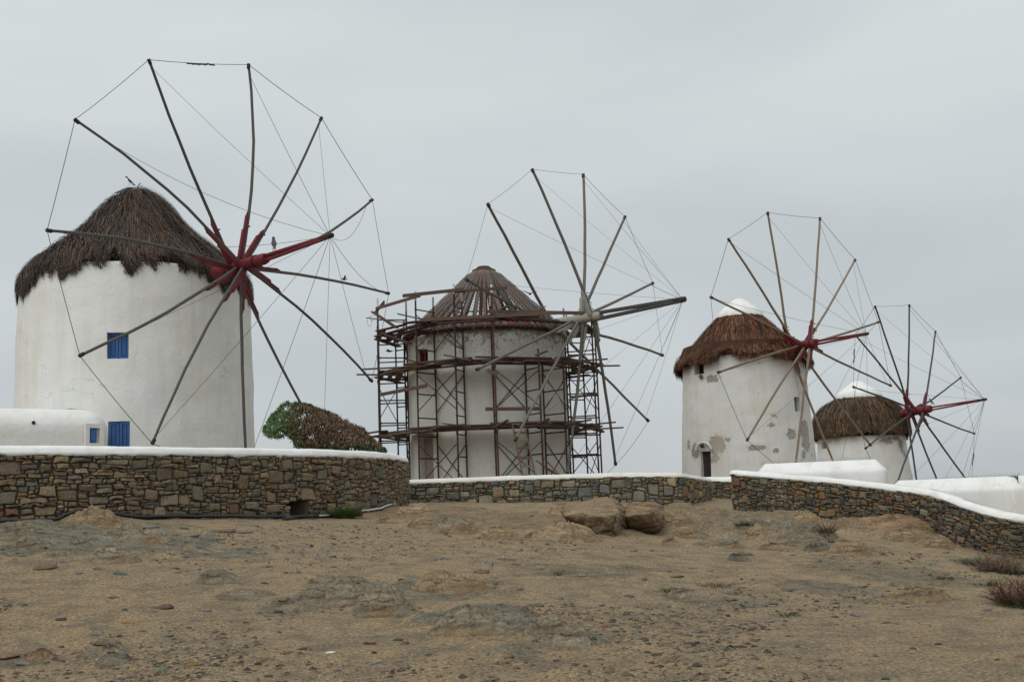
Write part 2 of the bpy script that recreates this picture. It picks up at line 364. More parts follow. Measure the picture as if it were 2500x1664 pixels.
# bedrock showing through: (px, py, half-width px, half-depth m, height m, slope side)
ROCKS = []
for px, py, hw, hd, h, g in [
    (90, 1300, 140, .8, .12, 1), (250, 1275, 90, .5, .16, .5), (260, 1335, 190, .9, .13, 1), (400, 1330, 150, .8, .10, 1), (330, 1290, 150, .6, .1, .6), (560, 1350, 90, .5, .04, 1), (60, 1345, 90, .6, .08, 1),
    (840, 1450, 130, .55, .15, 1), (940, 1490, 90, .35, .14, 1), (700, 1480, 60, .3, .05, 1), (1090, 1440, 130, .7, .06, .8),
    (1190, 1520, 150, .5, .11, 1), (1290, 1540, 120, .4, .07, 1), (1400, 1575, 75, .22, .09, 1), (1240, 1605, 70, .2, .06, .8), (520, 1412, 60, .25, .07, 1),
    (1120, 1262, 120, 1.3, .18, .15), (1250, 1270, 130, 1.1, .14, .2), (1300, 1290, 130, .9, .18, .2), (1450, 1300, 130, .9, .16, .2), (1000, 1260, 90, .9, .10, .1), (1050, 1275, 60, .6, .12, .3),
    (1640, 1290, 70, .7, .22, .35), (1700, 1262, 90, 1.2, .24, .2), (1790, 1300, 75, .8, .34, .5), (1870, 1310, 60, .7, .36, .8), (1960, 1320, 70, .6, .34, 1), (1690, 1310, 50, .4, .16, .4), (1900, 1270, 120, .8, .20, .4), (1740, 1330, 60, .3, .08, .5),
    (2110, 1300, 110, .6, .26, .2), (2220, 1310, 100, .5, .28, .2), (2290, 1335, 60, .4, .2, .2), (2060, 1345, 70, .5, .1, .6),
    (2120, 1390, 160, .8, .06, .5), (2250, 1420, 150, .6, .05, .5), (1990, 1430, 90, .4, .04, .7), (100, 1600, 70, .2, .06, .7), (280, 1590, 60, .22, .10, .9), (560, 1450, 70, .3, .04, .6), (1420, 1395, 170, .6, .03, .5), (1750, 1460, 120, .4, .04, .7)]:
    p = gpos(px, py); ROCKS.append((p[0], p[1], hw / F * p[1], hd, h, g))
def gfull(x, y, want=False):
    x = np.asarray(x, float); y = np.asarray(y, float); z = gbase(x, y)
    near = np.clip((70 - y) / 30, 0, 1)
    wx = x + .5 * (fbm(x * 1.3, y * 1.3, 5, 3) - .5); wy = y + .5 * (fbm(x * 1.3, y * 1.3, 9, 3) - .5)
    rm = np.zeros_like(z); gm = np.zeros_like(z); hh = np.zeros_like(z)
    for (cx, cy, a, b, h, g) in ROCKS:
        d = ((wx - cx) / (a * 1.2)) ** 2 + ((wy - cy) / (b * 1.3)) ** 2
        k = np.clip(1.25 - d, 0, 1); k = k * k * (3 - 2 * k)
        hh = np.maximum(hh, k * h); rm = np.maximum(rm, k); gm = np.where(k > .02, np.maximum(gm * 1., k * g), gm)
    # layered, tilted strata
    st = ridge(x * 1.1 + y * .6, y * 2.3 - x * .5, 21, 5)
    cr = ridge(x * 2.6 - y * .8, y * 4.2 + x * 1.2, 31, 4)
    lump = fbm(x * .9, y * 1.1, 41, 4)
    rock = hh * (.35 + .95 * lump + .55 * (st - .5)) - rm * .075 * np.clip(cr - .74, 0, 1) / .26 + rm * .035 * (fbm(x * 6, y * 6, 51, 3) - .5)
    ux = x + .35 * (fbm(x * 2.3, y * 2.3, 111, 3) - .5) + .5 * y; uy = y + .3 * (fbm(x * 2.1, y * 2.7, 115, 3) - .5) - .22 * x
    a1, a2, ac = worley(ux * 1.15, uy * 1.9, 131); b1, b2, bc = worley(ux * 3.4 + 5, uy * 6.2, 141)
    e1 = np.clip((a2 - a1) * 3.2, 0, 1); e2 = np.clip((b2 - b1) * 2.6, 0, 1)           # 0 in the cracks between lobes
    s1 = np.sin((ux * 1.15 * 5 + ac * 30)) * 0
    lobes = (ac - .35) * .13 * e1 + (1 - a1 ** 2) * .08 + (e1 ** .5 - 1) * .07 + ((bc - .4) * .030 * e2 + (e2 ** .5 - 1) * .022) + .03 * (fbm(x * 5 + y, y * 9, 151, 4) - .5)
    rock = hh * (.22 + .5 * lump) + rm * lobes * .5 * (.45 + np.minimum(hh * 3.2, 1)) - .03 * rm
    crack = rm * np.maximum(1 - e1 * 2.2, (1 - e2 * 2.) * .6)
    z = z + rock * 1.25 + near * (.09 * (fbm(x * .45, y * .45, 61, 3) - .5) + .035 * (fbm(x * 2.1, y * 2.1, 71, 4) - .5) + .012 * (fbm(x * 9, y * 9, 81, 3) - .5))
    if want: return z, np.clip(rm * (.55 + 1.0 * (lump - .35)) + .25 * (fbm(x * 3, y * 3, 91, 3) - .5) * (rm > .02), 0, 1), np.clip(gm, 0, 1)
    return z
def gp(px, py):
    r = ray(px, py); r = r / r[1]; ds = np.arange(4.5, 40, .12); lo, hi = 4.5, 27.
    for k in range(2):
        Z = gfull(r[0] * ds, ds); b = np.nonzero(r[2] * ds < Z)[0]
        if len(b) == 0: return r * 27
        i = b[0]; lo = ds[max(i - 1, 0)]; hi = ds[i]; ds = np.linspace(lo, hi, 24)
    p = r * hi; return np.array([p[0], p[1], float(gfull(np.array([p[0]]), np.array([p[1]]))[0])])

def build_ground():
    yl = list(np.arange(-60, 0, 6.)) + list(np.arange(0, 4.6, .35)); y = 4.7
    while y < 34: yl.append(y); y += .0042 * y + .004
    while y < 80: yl.append(y); y += .6
    while y < 5000: yl.append(y); y *= 1.15
    ul = [-22, -14, -9, -6, -4, -2.8, -2, -1.5, -1.2, -1, -.85, -.75, -.68] + list(np.linspace(-.64, .64, 780)) + [.68, .75, .85, 1, 1.2, 1.5, 2, 2.8, 4, 6, 9, 14, 22]
    yl = np.array(yl); ul = np.array(ul); s = 2.6 + .86 * np.maximum(yl, 0)
    X = ul[None, :] * s[:, None]; Y = np.repeat(yl[:, None], len(ul), 1)
    Z, rm, gm = gfull(X, Y, True)
    ny, nx = X.shape; V = np.stack([X, Y, Z], -1).reshape(-1, 3)
    i = np.arange(ny - 1)[:, None] * nx + np.arange(nx - 1)[None, :]
    Fc = np.stack([i, i + 1, i + nx + 1, i + nx], -1).reshape(-1, 4)
    m, t, b = newmat('sandy_soil'); v = nmap(t)
    nA = nnoise(t, v, .55, 5, .6); nB = nnoise(t, v, 3.1, 6, .65); nC = nnoise(t, v, 34, 5, .75); nD = nnoise(t, v, 120, 2, .6)
    sand = nmix(t, nramp(t, nA, [(.35, g3(0)), (.68, g3(1))]), (.325, .236, .135), (.285, .220, .140))
    sand = nmix(t, nramp(t, nB, [(.44, g3(0)), (.64, g3(1))]), sand, (.195, .156, .106))
    sand = nmix(t, .8, sand, nramp(t, nC, [(.36, g3(.30)), (.44, g3(.85)), (.54, g3(1.12)), (.63, g3(1.95))]), 'MULTIPLY')
    sand = nmix(t, nramp(t, nD, [(.66, g3(0)), (.72, g3(.75))]), sand, (.40, .37, .31))
    sand = nmix(t, nramp(t, nnoise(t, v, 70, 3, .6), [(.62, g3(0)), (.67, g3(.8))]), sand, (.045, .04, .034))
    rA = nnoise(t, nmap(t, (1, 2.2, 3)), 3.2, 8, .68)
    grey = nramp(t, rA, [(.30, (.085, .076, .056)), (.5, (.18, .163, .122)), (.70, (.27, .245, .19))])
    tan = nramp(t, rA, [(.28, (.13, .092, .052)), (.5, (.235, .172, .102)), (.74, (.32, .25, .165))])
    rock = nmix(t, nattr(t, 'grey', 'Fac'), tan, grey)
    rock = nmix(t, .75, rock, nramp(t, nC, [(.38, g3(.5)), (.5, g3(1)), (.62, g3(1.5))]), 'MULTIPLY')
    lich = nramp(t, nnoise(t, v, 7, 6, .7), [(.60, g3(0)), (.68, g3(.55))])
    rock = nmix(t, lich, rock, (.085, .082, .068))
    f = nmath(t, 'ADD', nattr(t, 'rock', 'Fac'), nmath(t, 'MULTIPLY', nmath(t, 'SUBTRACT', nB, .5), .9))
    c = nmix(t, nramp(t, f, [(.22, g3(0)), (.42, g3(1))]), sand, rock)
    t.links.new(c, b.inputs['Base Color']); b.inputs['Roughness'].default_value = .95; b.inputs['Specular IOR Level'].default_value = .12
    nbump(t, b, nmath(t, 'ADD', nmath(t, 'ADD', nC, nmath(t, 'MULTIPLY', nB, 2.)), nmath(t, 'MULTIPLY', nD, .5)), 1., .030)
    o = npmesh('ground', V, Fc, m, smooth=True, attrs={'rock': rm, 'grey': gm}); tag(o, 'sandy slope with bedrock showing through', kind='structure')
    ms, t, b = newmat('sea_water'); b.inputs['Base Color'].default_value = (.22, .25, .27, 1); b.inputs['Roughness'].default_value = .08
    q = npmesh('sea', [(-9000, 60, -8.5), (9000, 60, -8.5), (9000, 14000, -8.5), (-9000, 14000, -8.5)], [(0, 1, 2, 3)], ms); tag(q, 'flat grey sea beyond the hill', kind='structure')
build_ground()

# ------------------------------------------------------------------ rubble masonry
PAL_BROWN = [((.165, .125, .083), 5), ((.145, .116, .082), 6), ((.125, .107, .080), 5), ((.108, .098, .078), 4), ((.20, .14, .080), 1.6), ((.15, .095, .062), .8), ((.125, .095, .080), 1.2), ((.105, .102, .088), 2), ((.19, .165, .125), 1.6)]
PAL_GREY = [((.115, .115, .092), 5), ((.135, .13, .10), 4), ((.09, .095, .085), 4), ((.16, .145, .11), 3), ((.19, .15, .10), 1.3), ((.20, .135, .095), .8), ((.10, .105, .105), 2)]
PAL_DARK = [((.135, .105, .072), 5), ((.10, .088, .066), 5), ((.075, .072, .062), 4), ((.060, .062, .060), 3), ((.175, .115, .062), 2), ((.17, .10, .05), .5), ((.13, .07, .05), .8), ((.15, .14, .11), 2)]
PAL_BROWN = [((a * 1.38, b * 1.32, c * 1.22), w_) for (a, b, c), w_ in PAL_BROWN]; PAL_GREY = [((a * 1.3, b * 1.28, c * 1.22), w_) for (a, b, c), w_ in PAL_GREY]; PAL_DARK = [((a * 1.3, b * 1.26, c * 1.15), w_) for (a, b, c), w_ in PAL_DARK]
def pick(pal):
    s = sum(w_ for _, w_ in pal); r = random.random() * s
    for c, w_ in pal:
        r -= w_
        if r <= 0: break
    k = random.uniform(.82, 1.15); return tuple(x * k * random.uniform(.96, 1.04) for x in c)
def clip_poly(P, n, d):      # keep n.p <= d
    o = []
    for i in range(len(P)):
        a, b = P[i], P[(i + 1) % len(P)]; da = n[0] * a[0] + n[1] * a[1] - d; db = n[0] * b[0] + n[1] * b[1] - d
        if da <= 0: o.append(a)
        if da * db < 0: t = da / (da - db); o.append((a[0] + t * (b[0] - a[0]), a[1] + t * (b[1] - a[1])))
    return o
def rubble(Lg, H, sizes, an=1.7, seed=1, holes=(), cw=.050, ch=.032):
    """coursed rubble: blocks of mixed size packed on a fine grid, then warped so that no joint runs straight"""
    r_ = random.Random(seed); nx, ny = int(Lg / cw), max(3, round(H / ch)); cw = Lg / nx; ch = H / ny; G = [[0] * ny for _ in range(nx)]; blocks = []
    def put(x, y, w_, h_):
        if x + w_ > nx or y + h_ > ny: return False
        for a in range(x, x + w_):
            for b in range(y, y + h_):
                if G[a][b]: return False
        for a in range(x, x + w_):
            for b in range(y, y + h_): G[a][b] = 1
        blocks.append((x, y, w_, h_)); return True
    for (w0, w1, h0, h1, n_) in sizes:
        for _ in range(int(n_ * Lg * H)): put(r_.randrange(nx), r_.randrange(ny), r_.randint(w0, w1), r_.randint(h0, h1))
    for y in range(ny):
        for x in range(nx):
            if G[x][y]: continue
            m_ = 1
            while x + m_ < nx and not G[x + m_][y] and m_ < 7: m_ += 1
            w_ = min(m_, r_.choice((2, 2, 3, 3, 4, 5))); 
            if m_ - w_ == 1: w_ = m_
            h_ = 1
            for hh_ in (2, 3):
                if y + hh_ <= ny and all(not G[a][y + hh_ - 1] for a in range(x, x + w_)) and r_.random() < .75: h_ = hh_
                else: break
            put(x, y, w_, h_)
    def warp(x, y):
        X, Y = x * cw, y * ch; k = min(1, y / 3., (ny - y) / 3.)
        return (X + .055 * (fbm(X * 5 + 3, Y * 8, seed, 2)[0] - .5) + .05 * (_n1(X * 13, Y * 23, seed + 5) - .5), Y + k * (.075 * (fbm(X * 3.1, Y * 4, seed + 9, 2)[0] - .5) + .028 * (_n1(X * 14, Y * 20, seed + 7) - .5)))
    polys = []
    for (x, y, w_, h_) in blocks:
        c = [(x, y), (x + w_, y), (x + w_, y + h_), (x, y + h_)]; P = []
        for k in range(4):
            a, b = c[k], c[(k + 1) % 4]; P.append(warp(*a)); n = 2 if max(w_, h_) > 3 and k % 2 == 0 else 1
            for q in range(1, n): P.append(warp(a[0] + (b[0] - a[0]) * q / n, a[1] + (b[1] - a[1]) * q / n))
        cx = sum(p[0] for p in P) / len(P); cy = sum(p[1] for p in P) / len(P)
        if any(h[0] < cx < h[1] and h[2] < cy < h[3] for h in holes): continue
        # a leaning corner now and then gives wedge and lozenge shapes
        for k in range(len(P)):
            f = r_.uniform(0, .13) if r_.random() < .7 else r_.uniform(.1, .3)
            P[k] = (P[k][0] + (cx - P[k][0]) * f * .8, P[k][1] + (cy - P[k][1]) * f)
        polys.append(P)
    return polys
def poly_area(P): return abs(sum(P[i][0] * P[(i + 1) % len(P)][1] - P[(i + 1) % len(P)][0] * P[i][1] for i in range(len(P)))) / 2
def stone_geo(P, mapf, gap=.011, bulge=.05, rnd=random):
    """polygon -> rounded irregular stone; mapf(s,t,depth) -> world point"""
    n = len(P); cx = sum(p[0] for p in P) / n; cy = sum(p[1] for p in P) / n
    Q = []
    for i in range(n):                              # cut the corners and shake the edges
        a, b, c = P[i - 1], P[i], P[(i + 1) % n]
        k1 = rnd.uniform(.06, .22); k2 = rnd.uniform(.06, .22)
        if math.hypot(a[0] - b[0], a[1] - b[1]) > .05: Q.append((b[0] + (a[0] - b[0]) * k1, b[1] + (a[1] - b[1]) * k1))
        Q.append((b[0] + (c[0] - b[0]) * k2, b[1] + (c[1] - b[1]) * k2))
    def inset(q, g):
        d = math.hypot(q[0] - cx, q[1] - cy); k = max(.3, (d - g) / (d + 1e-6)); return (cx + (q[0] - cx) * k, cy + (q[1] - cy) * k)
    d0 = rnd.uniform(.2, 1.) * bulge; tx = rnd.uniform(-.22, .22); ty = rnd.uniform(-.22, .22); m = len(Q)
    J = [rnd.uniform(-.006, .006) for _ in Q]
    V = []
    for g, dp in ((gap, -.07), (gap * 1.1, d0 * .45), (gap * 1.1 + .012, d0 * .85)):
        for q, j in zip(Q, J):
            s, t = inset(q, g + j); V.append(mapf(s, t, dp + (tx * (s - cx) + ty * (t - cy)) * (dp > 0)))
    r4 = []
    for q in Q:
        s, t = cx + (q[0] - cx) * .45, cy + (q[1] - cy) * .45
        V.append(mapf(s, t, d0 * rnd.uniform(.95, 1.25) + tx * (s - cx) + ty * (t - cy)))
    V.append(mapf(cx, cy, d0 * rnd.uniform(1.0, 1.25)))
    Fc = []
    for r in range(3):
        for k in range(m): k2 = (k + 1) % m; Fc.append((r * m + k, r * m + k2, (r + 1) * m + k2, (r + 1) * m + k))
    for k in range(m): Fc.append((3 * m + k, 3 * m + (k + 1) % m, 4 * m))
    return V, Fc

class Path:
    def __init__(s, P):            # P: list of (x, y, zbase, ztop)
        s.P = np.array(P, float); d = np.hypot(*(np.diff(s.P[:, :2], axis=0).T)); s.S = np.concatenate([[0], np.cumsum(d)]); s.L = s.S[-1]
        T = np.gradient(s.P[:, :2], s.S, axis=0); T /= np.linalg.norm(T, axis=1)[:, None]; s.N = np.stack([T[:, 1], -T[:, 0]], 1)
    def __call__(s, u):
        u = np.clip(u, 0, s.L); x, y, zb, zt = [np.interp(u, s.S, s.P[:, k]) for k in range(4)]
        n = np.array([np.interp(u, s.S, s.N[:, 0]), np.interp(u, s.S, s.N[:, 1])]); n /= np.linalg.norm(n)
        return np.array([x, y]), n, zb, zt
def smooth_path(K, n=60):
    K = np.array(K, float); t = np.arange(len(K)); tt = np.linspace(0, len(K) - 1, n); o = []
    for u in tt:                                   # Catmull-Rom
        i = min(int(u), len(K) - 2); f = u - i; p0, p1, p2, p3 = K[max(i - 1, 0)], K[i], K[i + 1], K[min(i + 2, len(K) - 1)]
        o.append(.5 * ((2 * p1) + (-p0 + p2) * f + (2 * p0 - 5 * p1 + 4 * p2 - p3) * f * f + (-p0 + 3 * p1 - 3 * p2 + p3) * f ** 3))
    return o

def stone_wall(path, H, sizes, pal, seed, label, cat='stone wall', an=1.7, cope_h=.18, cope_w=.5, cope_mat=None, holes=(), bulge=.05, sink=.14, pal2=None, cope_label=None, specials=None):
    random.seed(seed)
    p0, n0, zb, zt = path(path.L / 2)
    root = thing('stone_wall', (p0[0], p0[1], zb), label, cat)
    def mapf(s, t, dp):
        p, n, zb, zt = path(s); zb = zb - sink
        return (p[0] + n[0] * dp, p[1] + n[1] * dp, zb + (zt - zb) * t / H)
    polys = rubble(path.L, H, sizes, an, seed, holes)
    geo = []
    for P in polys:
        a = poly_area(P)
        if a < .0006: continue
        c = pick(pal if not pal2 or random.random() > pal2[1](sum(p[0] for p in P) / len(P)) else pal2[0])
        V, Fc = stone_geo(P, mapf, gap=.006 if a > .01 else .004, bulge=bulge * random.uniform(.5, 1.2))
        # how large it shows: area over distance squared, outside-the-frame stones last
        q = M3 @ np.array(V[-1]); inside = q[2] > 0 and -40 < 1250 + F * q[0] / q[2] < 2540
        geo.append((a / (V[-1][1] ** 2) * (1 if inside else .01), V, Fc, c))
    geo.sort(key=lambda g: -g[0])
    for k, (a, V, Fc, c) in enumerate(geo[:295]):
        npmesh('stone', V, Fc, M_STONE, root, col=np.array([c] * len(V)))
    mb = MB()
    for (a, V, Fc, c) in geo[295:]: mb.add(V, Fc, c)
    if mb.v: tag(mb.build('stone_infill', M_STONE, root), kind='stuff')
    # wall core (recessed joints), holes left open
    us = np.linspace(0, path.L, max(40, int(path.L * 8))); ts = np.linspace(0, H, 13); V = []; Fc = []
    for u in us:
        for t in ts:
            dp = -.028
            for h in holes:
                if h[0] - .02 < u < h[1] + .02 and h[2] - .02 < t < h[3] + .02: dp = -.42
            V.append(mapf(u, t, dp))
    nt_ = len(ts)
    for i in range(len(us) - 1):
        for j in range(nt_ - 1): Fc.append((i * nt_ + j, (i + 1) * nt_ + j, (i + 1) * nt_ + j + 1, i * nt_ + j + 1))
    b0 = len(V)
    for u in us:
        p, n, zb, zt = path(u)
        V += [(p[0] - n[0] * cope_w, p[1] - n[1] * cope_w, zb - sink), (p[0] - n[0] * cope_w, p[1] - n[1] * cope_w, zt)]
    for i in range(len(us) - 1):
        Fc.append((b0 + 2 * i, b0 + 2 * i + 1, b0 + 2 * i + 3, b0 + 2 * i + 2)); Fc.append((i * nt_ + nt_ - 1, (i + 1) * nt_ + nt_ - 1, b0 + 2 * i + 3, b0 + 2 * i + 1))
    e_ = (len(us) - 1); Fc.append(tuple([j for j in range(nt_)] + [b0 + 1, b0])); Fc.append(tuple([e_ * nt_ + j for j in range(nt_ - 1, -1, -1)] + [b0 + 2 * e_, b0 + 2 * e_ + 1]))
    npmesh('mortar', V, Fc, M_MORT, root, col=np.ones((len(V), 3)))
    if cope_h:
        cs = np.linspace(0, path.L, max(60, int(path.L * 10))); h = cope_h
        prof = [(.012, -.0), (.030, .02), (.022, .30 * h), (.004, .62 * h), (-.03, .84 * h), (-.08, .95 * h), (-.2, 1.0 * h), (-cope_w / 2 - .05, 1.01 * h), (-cope_w + .05, .95 * h), (-cope_w - .03, .6 * h), (-cope_w - .05, -.3)]
        V = []; Fc = []; k = len(prof)
        for u in cs:
            p, n, zb, zt = path(u)
            for j, (d, z) in enumerate(prof):
                wob = .022 * (fbm(np.array([u * 1.3]), np.array([j * .35 + seed]), 3, 3)[0] - .5) + .008 * (noise(np.array([u * 5.]), np.array([j * 1. + seed]), 5)[0] - .5)
                zz = z + (wob if 0 < j < k - 1 else 0)
                if j == 0: zz += .045 * (noise(np.array([u * 9.]), np.array([seed + .5]), 8)[0] - .55)
                if j == 1: zz += .03 * (noise(np.array([u * 9.]), np.array([seed + .5]), 8)[0] - .5)
                V.append((p[0] + n[0] * (d + wob * .5), p[1] + n[1] * (d + wob * .5), zt + zz))
        for i in range(len(cs) - 1):
            for j in range(k - 1): Fc.append((i * k + j, (i + 1) * k + j, (i + 1) * k + j + 1, i * k + j + 1))
        Fc.append(tuple(range(k))); Fc.append(tuple((len(cs) - 1) * k + j for j in range(k))[::-1])
        o = npmesh('coping', V, Fc, cope_mat or M_COPE, root, smooth=True, attrs={'wear': np.zeros(len(V))})
    return root

def wpath(K, n=60):      # K: (px, d, y_stone_top, y_base)
    P = []
    for px, d, yt, yb in K: a = at(px, yt, d); b = at(px, yb, d); P.append((a[0], a[1], b[2], a[2]))
    return P
w1 = wpath([(-420, 15.0, 1112, 1284), (-150, 16.2, 1111, 1277), (0, 17.0, 1110, 1270), (300, 17.9, 1111, 1262), (600, 20, 1113, 1262), (800, 21.6, 1115, 1262), (900, 23, 1118, 1246), (960, 24.7, 1122, 1236), (988, 26.3, 1127, 1228)])
w1 += [(w1[-1][0] - .12, 27.6, w1[-1][2], w1[-1][3]), (w1[-1][0] - .9, 28.6, w1[-1][2] + .05, w1[-1][3])]
w1s = smooth_path(w1, 90); P1 = Path(w1s)
def arc_at(path, px, d):
    p = at(px, 1200, d); return path.S[np.argmin((path.P[:, 0] - p[0]) ** 2 + (path.P[:, 1] - p[1]) ** 2)]
_h = arc_at(P1, 738, 21.0)
stone_wall(P1, 1.22, [(5, 7, 6, 9, 2.5), (4, 6, 5, 6, 6), (3, 5, 3, 4, 24), (4, 8, 2, 3, 80), (2, 4, 2, 3, 50)], PAL_BROWN, 11,
           'long brown rubble stone wall with thick white coping, curving in front of the largest mill', cope_w=.5, cope_h=.15,
           holes=[(_h - .32, _h + .14, .12, .46)], an=1.75)
w2 = wpath([(955, 28.9, 1184, 1226), (995, 28.6, 1182, 1228), (1200, 28.3, 1174, 1229), (1400, 28.1, 1168, 1225), (1520, 27.9, 1165, 1222), (1640, 27.6, 1164, 1238), (1665, 27.6, 1165, 1238)])
w2b = wpath([(1672, 27.8, 1166, 1237), (1700, 29.0, 1170, 1228), (1737, 30.8, 1176, 1218)])
P2 = Path(smooth_path(w2 + w2b, 70))
stone_wall(P2, .78, [(5, 7, 6, 9, 14), (3, 5, 4, 6, 30), (3, 5, 3, 4, 60), (3, 6, 2, 2, 90)], PAL_GREY, 23,
           'low grey-green rubble wall with worn cream coping in front of the scaffolded mill', cope_h=.115, cope_w=.5, cope_mat=M_COPE2, an=1.35, bulge=.04,
           pal2=(PAL_BROWN, lambda s: .75 if s > 6.2 else .2))
P2c = Path(wpath([(1715, 31.6, 1176, 1226), (1750, 31.6, 1176, 1226), (1790, 31.4, 1175, 1228), (1830, 31.4, 1175, 1228)]))
stone_wall(P2c, .6, [(3, 5, 3, 4, 40), (2, 4, 2, 3, 90)], PAL_DARK, 29, 'short dark stone wall in the recess between the two longer garden walls', cope_h=.13, cope_w=.4, an=1.5)
K3 = [(1783, 26, 1158, 1243), (1810, 25.75, 1160, 1246), (1904, 24.8, 1168, 1252), (2040, 23.5, 1181, 1276), (2175, 22.2, 1197, 1290), (2277, 21.2, 1213, 1312), (2362, 20.4, 1243, 1342), (2430, 19.7, 1263, 1352), (2500, 19, 1274, 1368), (2640, 17.8, 1292, 1390), (2900, 16.0, 1320, 1430), (3250, 14.4, 1360, 1490)]
P3 = Path(smooth_path(wpath(K3), 80))
# the wall's left end turns away from the viewer
stone_wall(P3, .86, [(3, 5, 5, 6, 6), (3, 5, 3, 4, 22), (4, 6, 1, 2, 90), (2, 5, 1, 2, 120)], PAL_DARK, 37,
           'dark rubble wall with smooth white coping, stepping down the slope at the right', cope_h=.105, cope_w=.2, an=2.1, sink=.2,
           pal2=(PAL_BROWN, lambda s: .35 if s < 3 else .1))
P4 = Path(wpath([(2455, 24.5, 1200, 1262), (2480, 24.3, 1214, 1270), (2520, 24, 1240, 1290), (2600, 23.6, 1262, 1310)]))
stone_wall(P4, .5, [(3, 5, 3, 4, 40), (2, 4, 2, 3, 90)], PAL_DARK, 41, 'small stone wall with a sloping white coping at the far right edge', cope_h=.17, cope_w=.4)

# ------------------------------------------------------------------ windmills
def col_on(spec, px, py):
    """point of the tower's cone surface seen at a pixel -> (theta, z)"""
    c, zr = spec['c'], spec['zr']; r_ = ray(px, py); lo = None
    for d in np.arange(math.hypot(*c) - 6, math.hypot(*c) + 1, .01):
        p = r_ * (d / r_[1]) if False else r_ * (d / math.hypot(r_[0], r_[1]))
        R = np.interp(p[2], [z for z, _ in zr], [q for _, q in zr])
        if math.hypot(p[0] - c[0], p[1] - c[1]) < R: return math.atan2(p[0] - c[0], -(p[1] - c[1])), p[2]
    return None
def sil(c, l, r):
    D = math.hypot(*c); a = ray(*l); b = ray(*r); al = math.atan2(a[0], a[1]); ar = math.atan2(b[0], b[1])
    z = .5 * (a[2] / math.hypot(a[0], a[1]) + b[2] / math.hypot(b[0], b[1])) * D
    return z, D * math.sin((ar - al) / 2)

def tower(root, spec, mat, openings, ztop, zbot, wear=None, lump=.03, nth=110, nz=70):
    c = spec['c']; zr = spec['zr']
    Rf = lambda z: np.interp(z, [q for q, _ in zr], [q for _, q in zr])
    kt = set(); kz = set(); th = set(np.linspace(-PI, PI, nth + 1)); zz = set(np.linspace(zbot, ztop, nz + 1)); ops = []
    for k, (x0, y0, x1, y1, dep) in enumerate(openings):
        a = col_on(spec, x0, (y0 + y1) / 2); b = col_on(spec, x1, (y0 + y1) / 2); t_ = col_on(spec, (x0 + x1) / 2, y0); u_ = col_on(spec, (x0 + x1) / 2, min(y1, 1200)) 
        zb_ = u_[1] if y1 < 1200 else zbot + .05
        ops.append((a[0], b[0], zb_, t_[1], dep))
        kt |= {a[0], b[0]}; kz |= {zb_, t_[1]}
    th = sorted({v for v in th if all(abs(v - q) > .015 for q in kt)} | kt); zz = sorted({v for v in zz if all(abs(v - q) > .03 for q in kz)} | kz); nt_, nz_ = len(th), len(zz)
    V = []; Wr = []
    def P(t, z, dr=0):
        lu = lump * ((fbm(np.array([t * 2.2]), np.array([z * .8]), 77, 3)[0] - .5) * 2 + .35 * (noise(np.array([t * 9]), np.array([z * 2.7]), 78)[0] - .5))
        R = Rf(z) + lu + dr; 
        if spec.get('round') and z > ztop - spec['round']:
            q = (z - ztop + spec['round']) / spec['round']; R -= spec['round'] * .6 * (1 - math.sqrt(max(0, 1 - q * q * .98)))
        return (c[0] + R * math.sin(t), c[1] - R * math.cos(t), z)
    for t in th:
        for z in zz: V.append(P(t, z)); Wr.append(wear(t, z, P(t, z)) if wear else 0)
    Fc = []; eps = 1e-6
    for i in range(nt_ - 1):
        for j in range(nz_ - 1):
            if any(a - eps <= th[i] and th[i + 1] <= b + eps and q0 - eps <= zz[j] and zz[j + 1] <= q1 + eps for a, b, q0, q1, _ in ops): continue
            Fc.append((i * nz_ + j, (i + 1) * nz_ + j, (i + 1) * nz_ + j + 1, i * nz_ + j + 1))
    for a, b, q0, q1, dep in ops:                  # reveals
        tl = [t for t in th if a - eps <= t <= b + eps]; zl = [z for z in zz if q0 - eps <= z <= q1 + eps]
        # straight-sided reveal: inner points run parallel to the opening's axis
        tm = (a + b) / 2; ax = np.array([math.sin(tm), -math.cos(tm), 0])
        ring = [(t, q0) for t in tl] + [(b, z) for z in zl[1:]] + [(t, q1) for t in tl[::-1][1:]] + [(a, z) for z in zl[::-1][1:-1]]
        o = len(V); m_ = len(ring)
        for (t, z) in ring: p = np.array(P(t, z)); V.append(p); Wr.append(0)
        for (t, z) in ring: p = np.array(P(t, z)); V.append(p - ax * dep); Wr.append(0)
        for k in range(m_): k2 = (k + 1) % m_; Fc.append((o + k, o + k2, o + m_ + k2, o + m_ + k))
    o = len(V); V.append((c[0], c[1], ztop)); Wr.append(0)
    for i in range(nt_ - 1): Fc.append((i * nz_ + nz_ - 1, (i + 1) * nz_ + nz_ - 1, o))
    npmesh('tower', V, Fc, mat, root, smooth=True, attrs={'wear': Wr})
    # frames of the openings: (origin at inner plane, axes, width, height)
    res = []
    for a, b, q0, q1, dep in ops:
        tm = (a + b) / 2; ax = np.array([math.sin(tm), -math.cos(tm), 0]); tx = np.array([math.cos(tm), math.sin(tm), 0])
        pa = np.array(P(a, (q0 + q1) / 2)); pb = np.array(P(b, (q0 + q1) / 2)); mid = (pa + pb) / 2 - ax * (dep - .04); mid[2] = (q0 + q1) / 2
        res.append((mid, tx, ax, np.linalg.norm(pb - pa), q1 - q0))
    return res

